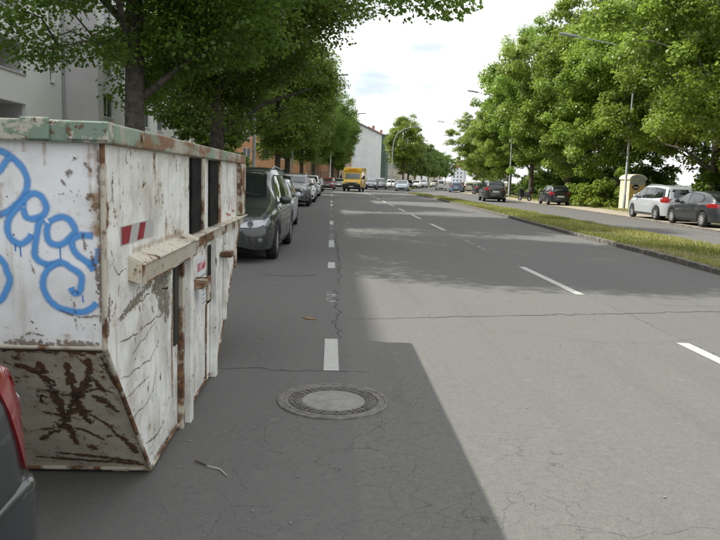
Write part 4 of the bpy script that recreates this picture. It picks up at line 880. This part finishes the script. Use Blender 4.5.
def facade(b, O, u, n, L, H, wins, d=.16, z0=0.):
    O, u, n = Vector(O), Vector(u), Vector(n); us = sorted({0., L} | {w[0] for w in wins} | {w[1] for w in wins}); zs = sorted({z0, H} | {w[2] for w in wins} | {w[3] for w in wins})
    P = lambda a, z, k=0.: tuple(O+u*a+Vector((0, 0, z))-n*k)
    for a0, a1 in zip(us[:-1], us[1:]):
        for b0, b1 in zip(zs[:-1], zs[1:]):
            am, bm_ = (a0+a1)/2, (b0+b1)/2
            if any(w[0] < am < w[1] and w[2] < bm_ < w[3] for w in wins): continue
            b.add([P(a0, b0), P(a1, b0), P(a1, b1), P(a0, b1)], [(0, 1, 2, 3)])
    for (a0, a1, b0, b1) in [w[:4] for w in wins]:
        c = [(a0, b0), (a1, b0), (a1, b1), (a0, b1)]
        for i in range(4): b.add([P(*c[i]), P(*c[(i+1) % 4]), P(*c[(i+1) % 4], d), P(*c[i], d)], [(0, 1, 2, 3)])
WM = {}
def window(par, O, u, n, w, root, pane=None, d=.16, mull=1, fm=None):
    a0, a1, b0, b1 = w[:4]; W_, H_ = a1-a0, b1-b0; key = (round(W_, 2), round(H_, 2), mull, pane.name if pane else '', fm.name if fm else '')
    if key not in WM:
        f = MB(); t = .06
        f.box(0, W_, -.03, .03, 0, t).box(0, W_, -.03, .03, H_-t, H_).box(0, t, -.03, .03, t+.001, H_-t-.001).box(W_-t, W_, -.03, .03, t+.001, H_-t-.001)
        for k in range(mull): x = W_*(k+1)/(mull+1); f.box(x-.03, x+.03, -.028, .028, t+.001, H_-t-.001)
        WM[key] = (f.mesh('window', fm or M_whitep), MB().box(.02, W_-.02, -.008, .008, .02, H_-.02).mesh('pane', pane or M_pane), MB().box(-.05, W_+.05, -.14-d+.1, 0, -.05, -.004).mesh('sill', M_whitep))
    fm_, pm_, sm_ = WM[key]; ang = math.atan2(u[1], u[0]); p = Vector(O)+Vector(u)*a0-Vector(n)*(d-.03)+Vector((0, 0, b0))-Vector(root.location)
    if Vector((u[1], -u[0], 0)).dot(Vector(n)) < 0: p = p+Vector(u)*W_; ang += PI
    o = link('window', fm_, root); o.location = p; o.rotation_euler = (0, 0, ang); link('pane', pm_, o); link('sill', sm_, o)
def shift(mb, r): mb.v = [(x-r[0], y-r[1], z-r[2]) for x, y, z in mb.v]; return mb
EX, EY = Vector((1, 0, 0)), Vector((0, 1, 0))
# white apartment block on the left
b1 = thing('apartment_building', 'white apartment block with loggias at the upper left edge', 'building', (-18, 20, 0))
R0 = b1.location.copy(); Lg = []
for z1 in (4.57, 7.39, 10.21, 13.03):
    for y1 in (8., 21., 35.4): Lg.append((y1-5.4+14, y1+14, z1-1.38, z1))
nw = [(38.4+14, 38.95+14, z-.8, z) for z in (4.0, 6.86, 9.7, 12.5)]
wl = MB(); facade(wl, (-15, -14, 0), EY, EX, 54.2, 15.65, Lg+nw, .2)
wl.add([(-15, -14, 15.65), (-15, 40.2, 15.65), (-26, 40.2, 15.65), (-26, -14, 15.65), (-26, -14, 0), (-26, 40.2, 0), (-15, -14, 0), (-15, 40.2, 0)], [(0, 1, 2, 3), (3, 2, 5, 4), (0, 3, 4, 6)])
shift(wl, R0).build('wall', B_white, b1)
for w in nw: window(None, (-15, -14, 0), EY, EX, w, b1, mull=0, d=.2)
for w in Lg:
    a0, a1, z0, z1 = w; lgm = MB()
    y0, y1 = a0-14, a1-14
    lgm.add([(-15.2, y0, z0), (-15.2, y1, z0), (-15.2, y1, z1), (-15.2, y0, z1), (-16.8, y0, z0), (-16.8, y1, z0), (-16.8, y1, z1), (-16.8, y0, z1)], [(0, 1, 5, 4), (1, 2, 6, 5), (2, 3, 7, 6), (3, 0, 4, 7), (4, 5, 6, 7)])
    lo_ = shift(lgm, R0).build('loggia', B_grey, b1)
    shift(MB().box(-15.02, -14.94, y0-.03, y1+.03, z0-.09, z0-.004), R0).build('parapet_cap', B_grey, lo_); shift(MB().box(-16.79, -16.74, y0+.8, y0+2.8, z0+.01, z1-.15), R0).build('balcony_door', M_pane, lo_)
wgw = []
for z1 in (5.84, 8.42, 11.0, 13.6):
    for y0 in (41.15, 45.5, 49.5, 53.5): wgw.append((y0-40.2, y0-40.2+1.75, z1-1.3, z1))
wg = MB(); facade(wg, (-13.1, 40.2, 0), EY, EX, 18, 16, wgw, .15)
wg.add([(-13.1, 58.2, 0), (-13.1, 58.2, 16), (-26, 58.2, 16), (-26, 58.2, 0), (-13.1, 40.2, 16), (-26, 40.2, 16)], [(0, 1, 2, 3), (1, 4, 5, 2)])
shift(wg, R0).build('wing_wall', B_white, b1)
shift(MB().box(-15.001, -13.1, 40.19, 40.2, 0, 16), R0).build('wing_end_wall', B_grey, b1)
for w in wgw: window(None, (-13.1, 40.2, 0), EY, EX, w, b1, d=.15, mull=1)
shift(MB().tube([(-14.92, 40.06, 0), (-14.92, 40.06, 16)], .05, 8), R0).build('drainpipe', M_steel, b1, 40)
shift(MB().box(-26.3, -14.8, -14.3, 40.4, 15.654, 15.85).box(-26.3, -12.9, 40.41, 58.5, 16.004, 16.2), R0).build('roof', M_roofg, b1)

def row_house(label, y0, L, H, wall, off=-8., depth=12, floors=4, ww=1.3, wh=1.6, gap=2.8, roof=None, rh=3.5, ang=None, end_w=True, trim=None, pane=None, mull=1, strips=None):
    """a house along the left side, its front following the bend of the street"""
    sl_ = cv(y0+1)-cv(y0) if ang is None else ang; a = math.atan(sl_); u = Vector((math.sin(a), math.cos(a), 0)); n = Vector((math.cos(a), -math.sin(a), 0))
    O = Vector((off+cv(y0), y0, 0)); t = thing('house', label, 'building', tuple(O-n*depth*.5)); r = t.location.copy(); r0 = Vector(r)
    fh = H/floors; wins = []; k = int((L-1)/gap); m0 = (L-(k-1)*gap-ww)/2
    for f in range(floors):
        for i in range(k): wins.append((m0+i*gap, m0+i*gap+ww, f*fh+.95, min(f*fh+.95+wh, (f+1)*fh-.2)))
    w = MB(); facade(w, O, u, n, L, H, wins, .16)
    ewins = []
    if end_w:
        ke = max(1, int((depth-1.5)/3.2)); e0 = (depth-(ke-1)*3.2-ww)/2
        for f in range(floors):
            for i in range(ke): ewins.append((e0+i*3.2, e0+i*3.2+ww, f*fh+.95, f*fh+.95+min(wh, fh-1.2)))
    OE = O-n*depth; facade(w, OE, n, -u, depth, H, ewins, .16)
    c = [O, O+u*L, O+u*L-n*depth, O-n*depth]; P = [tuple(p) for p in c]+[tuple(p+Vector((0, 0, H))) for p in c]
    w.add(P, [(1, 2, 6, 5), (2, 3, 7, 6), (4, 5, 6, 7)]); shift(w, r0).build('wall', wall, t)
    for q in wins: window(None, O, u, n, q, t, pane, mull=mull)
    for q in ewins: window(None, OE, n, -u, q, t, pane, mull=mull)
    e = .35; z = Vector((0, 0, H+.005)); A_, B_, C_, D_ = O+n*e-u*e+z, O+n*e+u*(L+e)+z, O-n*(depth+e)+u*(L+e)+z, O-n*(depth+e)-u*e+z
    if roof:
        up = Vector((0, 0, rh)); R1, R2 = (A_+D_)/2+up+u*.1, (B_+C_)/2+up-u*.1
        ro = shift(MB().add([tuple(p) for p in (A_, B_, C_, D_, R1, R2)], [(0, 1, 5, 4), (2, 3, 4, 5), (1, 2, 5), (3, 0, 4), (3, 2, 1, 0)]), r0).build('roof', roof, t)
        for q in (.25, .7): cpt = R1*(1-q)+R2*q; shift(MB().box(cpt.x-.4, cpt.x+.4, cpt.y-.5, cpt.y+.5, cpt.z-.6, cpt.z+.9), r0).build('chimney', B_or, ro)
    else:
        shift(MB().add([tuple(p) for p in (A_, B_, C_, D_)]+[tuple(p+Vector((0, 0, .3))) for p in (A_, B_, C_, D_)], [(3, 2, 1, 0), (4, 5, 6, 7), (0, 1, 5, 4), (1, 2, 6, 5), (2, 3, 7, 6), (3, 0, 4, 7)]), r0).build('roof', M_roofg, t)
    if strips:
        for i in range(k+1):
            p = O+u*(m0-gap/2+ww/2+i*gap)
            if 0 < (p-O).dot(u) < L: shift(MB().bar(p+n*.1, p+n*.1+Vector((0, 0, H-.05)), .35, .3, u), r0).build('pilaster', strips, t)
    return t
row_house('orange rendered house with white windows behind the left parked cars', 112, 26, 12.5, B_or, off=-7.2, depth=13, floors=4, roof=M_roof)
row_house('tan house next to the orange house behind the left trees', 140, 14, 12, B_tan, off=-7, floors=4, roof=M_roof)
row_house('tall pale house with vertical pilasters behind the yellow van', 156, 46, 13.8, B_pale, off=-7.5, floors=5, wh=2.0, strips=B_white, pane=M_pane2, gap=3.2)
row_house('narrow dark green house after the pale house', 205, 6, 14, B_dgreen, off=-6.5, floors=4, end_w=False)
row_house('beige house beside the narrow green house', 212, 40, 13.5, B_beige, off=-7, floors=4, roof=M_roof)
row_house('cream house far down the street with red roof', 256, 60, 13, B_cream, off=-7, floors=4, roof=M_roof)
row_house('white house far down the street with red roof', 320, 70, 13, B_white, off=-7, floors=4, roof=M_roof, gap=4)
row_house('farthest cream house with red roof at the end of the street', 395, 160, 13, B_cream, off=-7, floors=4, roof=M_roof, gap=5, rh=5)
row_house('pale block closing the end of the street', 640, 80, 14, B_pale, off=8, floors=4, roof=M_roof, gap=5, rh=5)
tw_ = thing('church_tower', 'thin pale church spire at the end of the street', 'tower', (125, 690, 0))
MB().box(-3, 3, -3, 3, 0, 19).build('tower_wall', B_pale, tw_); MB().lathe([(3.4, 19), (2.2, 21), (1.0, 25), (.15, 31), (0, 31.2)], 8).build('spire', M_roofg, tw_)
row_house('white block seen between the left tree trunks', 62, 40, 14, B_white, off=-15, depth=11, floors=5, ang=0.)

# ------------------------------------------------------------------ trees
def m_leaf(dark, light, trans):
    def b(nt, p):
        n = N(nt); a = n.node('ShaderNodeAttribute', attribute_name='tint'); c = n.mix(a.outputs['Fac'], dark, light)
        oi = n.node('ShaderNodeObjectInfo'); hs = n.node('ShaderNodeHueSaturation'); n.lk(c, hs.inputs['Color'])
        n.lk(n.step(oi.outputs['Random'], 0, 1, .478, .512), hs.inputs['Hue']); n.lk(n.step(oi.outputs['Random'], 0, 1, .82, 1.2), hs.inputs['Value'])
        n.lk(hs.outputs[0], p.inputs['Base Color'])
        tr = n.node('ShaderNodeBsdfTranslucent'); g_ = n.mix(.5, hs.outputs[0], tuple(min(1, x*1.9) for x in light)); n.lk(g_, tr.inputs['Color'])
        ms = n.node('ShaderNodeMixShader'); ms.inputs[0].default_value = trans; n.lk(p.outputs[0], ms.inputs[1]); n.lk(tr.outputs[0], ms.inputs[2]); n.lk(ms.outputs[0], nt.nodes['Material Output'].inputs['Surface'])
    return mat('leaves', rough=.42, spec=.45, build=b)
M_leafL = m_leaf((.034, .080, .012), (.145, .225, .032), .55)
M_leafR = m_leaf((.060, .115, .014), (.26, .37, .052), .36)
M_leafB = m_leaf((.045, .095, .014), (.15, .23, .035), .34)
M_bark = noisy((.055, .047, .038), (.12, .105, .088), 7, .95, .8, 6, .03); M_bark.name = 'bark'

def leaves(name, cen, size, per, leaf, r, m, flat=.62, droop=.35, six=False):
    k = len(cen); n = k*per; c = np.repeat(cen, per, 0); s = np.repeat(size, per)
    d = r.normal(0, 1, (n, 3)); d /= np.linalg.norm(d, axis=1, keepdims=True)+1e-9; rr = (r.random(n)**.45)*s
    pos = c+d*rr[:, None]*np.array([1, 1, flat])
    pos[:, 2] -= .18*s*(d[:, 0]**2+d[:, 1]**2)*rr/s
    nrm = d*.55+np.array([0, 0, .8])+r.normal(0, .45, (n, 3)); nrm /= np.linalg.norm(nrm, axis=1, keepdims=True)
    ax = r.normal(0, 1, (n, 3)); ax[:, 2] -= droop*1.5; ax -= nrm*(ax*nrm).sum(1, keepdims=True); ax /= np.linalg.norm(ax, axis=1, keepdims=True)
    sd = np.cross(nrm, ax); L = leaf*(.65+.7*r.random(n))[:, None]
    tint = np.clip(np.repeat(np.clip(r.normal(.45, .25, k), 0, 1), per)*.6+r.random(n)*.5, 0, 1)
    if six:
        V = np.empty((n, 6, 3)); V[:, 0] = pos+ax*L*.08
        for q, (a_, b_, c_) in enumerate(((.0, .24, .03), (.32, .46, .08), (1.0, 0., -.14), (.32, -.46, .08), (.0, -.24, .03))): V[:, q+1] = pos+ax*L*a_+sd*L*b_+nrm*L*c_
        return fast_mesh(name, V.reshape(-1, 3), np.arange(n*6).reshape(-1, 6), m, tint)
    V = np.empty((n, 4, 3)); V[:, 0] = pos; V[:, 1] = pos+ax*L*.45+sd*L*.42; V[:, 2] = pos+ax*L-nrm*L*.12; V[:, 3] = pos+ax*L*.45-sd*L*.42
    return fast_mesh(name, V.reshape(-1, 3), np.arange(n*4).reshape(-1, 4), m, tint)
def tree_meshes(seed, H, z0, rx, m, ncl=170, per=170, leaf=.15, trunk=.26, shape=0., lobes=9, csize=(.55, 1.05), lean=0., extra=None, shell=.30, six=False, boughs=0, cut=None):
    r = np.random.default_rng(seed); zc = (z0+H)/2; rz = (H-z0)/2
    K = r.normal(0, 1, (lobes, 3)); K /= np.linalg.norm(K, axis=1, keepdims=True); Aw = r.uniform(.10, .42, lobes)
    d = r.normal(0, 1, (ncl*3, 3)); d /= np.linalg.norm(d, axis=1, keepdims=True)
    f = .80+(Aw*np.clip(d @ K.T, 0, 1)**5).sum(1); rr = (shell+(1-shell)*r.random(len(d))**.42)
    t = d[:, 2]*rr; wide = 1-.38*np.clip(t, 0, 1)*shape-.25*np.clip(-t, 0, 1)
    cen = np.stack([d[:, 0]*rr*f*rx*wide, d[:, 1]*rr*f*rx*wide, zc+d[:, 2]*rr*np.minimum(f, 1.15)*rz], 1)
    cen = cen[cen[:, 2] > z0-.9][:ncl]
    if cut: cen = cen[[not cut(*c) for c in cen]]
    if boughs:
        nb = ncl//boughs; bc = cen[:nb]; off = r.normal(0, 1, (nb, boughs, 3))*np.array([.72, .72, .34])*(rx/5.2); tl = np.linalg.norm(bc[:, :2], axis=1)
        cen = (bc[:, None, :]+off).reshape(-1, 3); cen[:, 2] -= .10*np.linalg.norm(off.reshape(-1, 3)[:, :2], axis=1)**2
    if extra: cen = np.concatenate([cen, np.array(extra)])
    size = r.uniform(csize[0], csize[1], len(cen))*(.85+.3*(rx/5))
    crown = leaves('crown', cen, size, per, leaf, r, m, six=six)
    b = MB(); tp = [(0, 0, -.1), (0, 0, .25), (lean*.3, 0, z0*.55), (lean*.7, .05, z0+.6), (lean, .1, zc), (lean*1.2, 0, zc+rz*.75)]
    b.tube(tp, [trunk*1.35, trunk*1.08, trunk*.95, trunk*.85, trunk*.55, trunk*.12], 12)
    limbs = []
    for i in range(9):      # main limbs
        a = 2*PI*i/9+r.uniform(-.3, .3); h = z0*.85+(zc+rz*.35-z0*.85)*(i*4 % 9)/9; R_ = rx*r.uniform(.45, .7); e = Vector((R_*math.cos(a), R_*math.sin(a), min(h+R_*r.uniform(.25, .8), H-.8)))
        s_ = Vector((lean*h/zc, .05, h)); q = (s_+e)/2+Vector((0, 0, .35)); b.tube([s_, q, e], [trunk*.42, trunk*.26, trunk*.08], 7); limbs += [s_.lerp(q, k_/6) for k_ in range(2, 6)]+[q.lerp(e, k_/7) for k_ in range(8)]
    LA = np.array([tuple(p) for p in limbs]+[tuple(p) for p in tp[3:]])
    for c in cen[np.argsort(np.linalg.norm(cen[:, :2], axis=1))]:           # twigs to the leaf clumps
        j = np.argmin(((LA-c)**2).sum(1)+4*np.clip(LA[:, 2]-c[2], 0, 9)); p = Vector(LA[j]); e = Vector(c); q = (p+e)/2+Vector((r.normal(0, .15), r.normal(0, .15), .2))
        b.tube([p, q, e], [.030, .020, .009], 4, False); LA = np.concatenate([LA, [tuple(q), tuple(q.lerp(e, .6))]])
    return b.mesh('trunk', M_bark, 60), crown
def plant_tree(label, meshes, loc, rz=0., sc=1., group=None, name='tree'):
    t = thing(name, label, 'tree', loc, rz, group); s = sc if isinstance(sc, tuple) else (sc, sc, sc); t.scale = s
    link('trunk', meshes[0], t); link('crown', meshes[1], t); return t
TL1 = tree_meshes(11, 13.5, 3.6, 5.2, M_leafL, 360, 430, .092, .25, .5, csize=(.5, 1.0), six=True, cut=lambda x, y, z: x < -.9 and z < 6.2 and (int(abs(x*97+y*31+z*53)) % 10) < 6, extra=[(1.5, -.8, 4.5), (2.2, -.3, 4.7), (1.1, .4, 5.1), (2.8, -1.2, 4.9), (3.3, -.6, 4.6), (2.5, .6, 4.4), (4.3, -2., 5.7), (5.1, -2.1, 5.6), (5.8, -2.3, 5.4), (6.5, -2.4, 5.3), (7.0, -2.5, 5.2), (4.9, -1.4, 6.3), (5.8, -1.6, 6.0), (3.6, -1.8, 5.2), (-2.4, -2, 4.2), (-1.6, -2.4, 4.6), (-3.2, -1.6, 4.6)])
TL2 = tree_meshes(12, 14.0, 3.4, 5.6, M_leafL, 400, 250, .135, .30, .6, cut=lambda x, y, z: x < -1.6 and z < 9.5, extra=[(2.5, 0, 3.6), (3.2, -1, 4.0), (1.2, -2, 3.4), (0, -3, 3.7), (1.8, 1, 3.5)])
TL3 = tree_meshes(13, 13.5, 3.4, 5.0, m_leaf((.048, .105, .014), (.18, .27, .038), .48), 300, 160, .19, .24, .7)
GL = 'street trees along the left pavement'
plant_tree('nearest left street tree, trunk rising behind the skip', TL1, (-4.75, 17.2, .1), 0., 1, GL)
plant_tree('second left street tree, thick dark trunk above the far end of the skip', TL2, (-4.6, 28.3, .1), 0., 1, GL)
plant_tree('left tree set back behind the second street tree', TL3, (-6.8, 42, .1), 3., 1, GL)
plant_tree('left street tree rising over the roof of the dark minivan', TL3, (-4.3, 56, .1), .6, 1.02, GL)
plant_tree('slim left street tree before the orange house', TL2, (-4.3, 68, .1), 4.1, .98, GL)
plant_tree('left street tree in front of the orange house', TL3, (-3.6, 84, .1), 2.2, 1.0, GL)
plant_tree('left street tree in front of the tan house', TL2, (-2.7, 100, .1), 5.0, 1.0, GL)
plant_tree('last left tree before the yellow van, crown against the sky', TL3, (.1, 121, .1), 1.2, (1.0, 1.0, 1.12), GL)
plant_tree('left tree directly above the yellow van', TL3, (1.3, 138, .1), 2.7, (.8, .8, .9), GL)
TF = tree_meshes(21, 12.5, 2.6, 3.4, M_leafR, 150, 110, .24, .18, .9)
TF2 = tree_meshes(22, 11.0, 2.6, 4.0, M_leafB, 150, 100, .26, .18, .6)
GM = 'trees on the far median'
for i, (y, dx, s, mm, lb) in enumerate(((110, 8.4, .95, TF, 'pointed light green tree standing first on the far median'), (122, 8.6, .9, TF2, 'second tree on the far median behind the pointed one'), (136, 8.6, .85, TF2, 'third tree on the far median'), (152, 8.6, .85, TF2, 'fourth tree on the far median'), (172, 8.6, .85, TF2, 'fifth tree on the far median'), (196, 8.6, .9, TF2, 'sixth tree on the far median'), (225, 8.6, .95, TF2, 'far tree near the end of the median'), (262, 8.6, 1., TF2, 'farthest tree on the median below the red roofs'))):
    plant_tree(lb, mm, (dx+cv(y), y, .1), i*1.3, s, GM)
TR1 = tree_meshes(31, 14.0, 2.6, 5.6, M_leafR, 462, 225, .15, .25, .5, csize=(.42, .85), shell=.50, six=True, boughs=6)
TR2 = tree_meshes(32, 13.0, 2.8, 5.2, M_leafR, 444, 225, .155, .24, .7, csize=(.42, .85), shell=.50, six=True, boughs=6)
TR3 = tree_meshes(33, 16.0, 2.4, 5.5, M_leafB, 390, 120, .22, .24, .6, csize=(.5, 1.), boughs=6)
GRt = 'trees along the right hand path'
for i, (x, y, mm, s, lb) in enumerate(((21.2, 31, TR1, 1.15, 'large right hand tree over the dark hatchback at the right edge'), (22.2, 40, TR2, 1.1, 'right hand tree behind the silver minivan and lamp post'), (21.0, 51, TR1, (1.0, 1.0, 1.08), 'right hand tree behind the bushy shrub'), (20.6, 60.5, TR2, (1.1, 1.1, 1.28), 'right hand tree with dark trunk above the black hatchback'), (20.4, 71, TR1, (1.0, 1.0, 1.22), 'leftmost full crown of the near right trees'),
    (21.5, 84, TR2, .95, 'right hand tree beyond the off-road car'), (23, 98, TR1, .85, 'farther right hand tree beyond the parked cars'), (25.5, 116, TR2, .85, 'far right hand tree in the receding row'), (30, 138, TR1, .85, 'farthest right hand tree touching the sky gap'), (36, 165, TR2, .9, 'last right hand tree at the end of the row'),
    (27, 36, TR3, 1., 'tall dark tree behind the right hand row near the kiosk'), (28, 52, TR3, 1.05, 'tall loose crowned tree rising behind the right row'), (27, 66, TR3, 1.0, 'tall tree behind the black hatchback'), (27.5, 24, TR3, 1.0, 'tall tree behind the right edge'), (29, 82, TR3, .95, 'tall tree far behind the right hand row'), (33, 104, TR3, .9, 'rear tree farther along the right hand row'))):
    plant_tree(lb, mm, (x, y, 0), i*2.1, s, GRt)
# shrubs and hedges
def shrub_mesh(seed, rx, ry, H, m, ncl=40, per=130, leaf=.12):
    r = np.random.default_rng(seed); u = r.uniform(-1, 1, (ncl, 2)); k = np.clip(1-(u**2).sum(1)*.45, .2, 1)
    cen = np.stack([u[:, 0]*rx, u[:, 1]*ry, (.12+.88*r.random(ncl)**.7)*H*k*r.uniform(.8, 1.15, ncl)], 1); cr_ = leaves('foliage', cen, r.uniform(.25, .45, ncl)*(.6+.25*H), per, leaf, r, m)
    b = MB()
    for c in cen[::2]: b.tube([(c[0]*.2, c[1]*.2, -.05), (c[0]*.6, c[1]*.6, c[2]*.5), tuple(c)], [.02, .014, .006], 4, False)
    return b.mesh('stems', M_bark), cr_
def shrub(label, ms, loc, rz=0., sc=1., name='shrub', group=None):
    t = thing(name, label, 'shrub' if name != 'hedge' else 'hedge', loc, rz, group); t.scale = (sc, sc, sc) if not isinstance(sc, tuple) else sc; link('stems', ms[0], t); link('foliage', ms[1], t)
S1 = shrub_mesh(41, 1.3, 1.1, 1.9, M_leafR, 46, 140, .16); S2 = shrub_mesh(42, 2.6, 1.2, 1.5, M_leafB, 60, 130, .13); S3 = shrub_mesh(43, 2.4, 1.8, 3.4, M_leafL, 80, 120, .2)
HD = shrub_mesh(44, 3.2, .9, 2.2, M_leafR, 110, 130, .10)
GS = 'bushes along the sandy path'
shrub('bright leafy bush on the sandy path between black hatchback and kiosk', S1, (19.2, 48.5, 0), 0, 1.15, group=GS)
shrub('light green bush beside the black hatchback', S1, (19.6, 56, 0), 2, 1.0, group=GS)
shrub('clipped green hedge left of the kiosk lamp post', HD, (21.6, 49.8, 0), .25, 1.0, 'hedge')
shrub('long green hedge behind the silver minivan and dark hatchback', HD, (22.5, 35, 0), 1.45, (1.3, 1, .95), 'hedge')
shrub('green hedge at the right edge behind the dark hatchback', HD, (22.0, 27.5, 0), 1.6, (1.2, 1, .95), 'hedge')
for i, (x, y, lb) in enumerate(((22.5, 58, 'low bush behind the black hatchback'), (21.3, 64, 'low bush left of the dark trunk'), (22.3, 72, 'low bush behind the second lamp post'), (23, 80, 'low bush far along the path'), (24.6, 92, 'farthest low bush along the path'))): shrub(lb, S2, (x, y, 0), 1.2+i, 1., group=GS)
for i, (x, y, lb) in enumerate(((25.5, 44, 'tall dark thicket behind the kiosk'), (25, 54, 'tall dark thicket behind the bushy shrub'), (25.2, 62, 'tall dark thicket behind the black hatchback'), (25.3, 70, 'tall dark thicket behind the second lamp post'), (26.2, 79, 'tall dark thicket beyond the second lamp post'), (26, 36, 'tall dark thicket behind the silver minivan'), (26, 28, 'tall dark thicket at the right edge'), (27.5, 90, 'tall dark thicket far along the path'), (30, 102, 'farthest tall dark thicket'), (29, 33, 'rear thicket behind the dark hatchback'), (29.5, 41, 'rear thicket right of the kiosk'), (28.5, 48, 'rear thicket left of the kiosk'), (29.5, 25, 'rear thicket at the right edge'), (23.5, 38.5, 'thicket between kiosk and silver minivan'), (24, 31.5, 'thicket directly behind the dark hatchback roof'))):
    shrub(lb, S3, (x, y, 0), 1.57+i*.4, 1.15, 'thicket', group='thickets behind the right hand trees')
for i, (x, y, lb) in enumerate(((-6.3, 32.5, 'dark bush between the first and second left trunks'), (-6.2, 37.5, 'dark bush behind the second left trunk'), (-6, 44, 'green bush right of the skip behind the dark minivan'), (-7, 50, 'green bush among the left trees behind the parked cars'), (-6.6, 62, 'green bush below the pale lamp post'), (-6.2, 76, 'green bush before the orange house'))): shrub(lb, S3 if i < 2 else S2, (x, y, .1), i, 1., group='bushes on the left pavement')
print('objects', len(bpy.data.objects), 'tris', sum(len(m.loop_triangles) if False else len(m.polygons) for m in bpy.data.meshes))
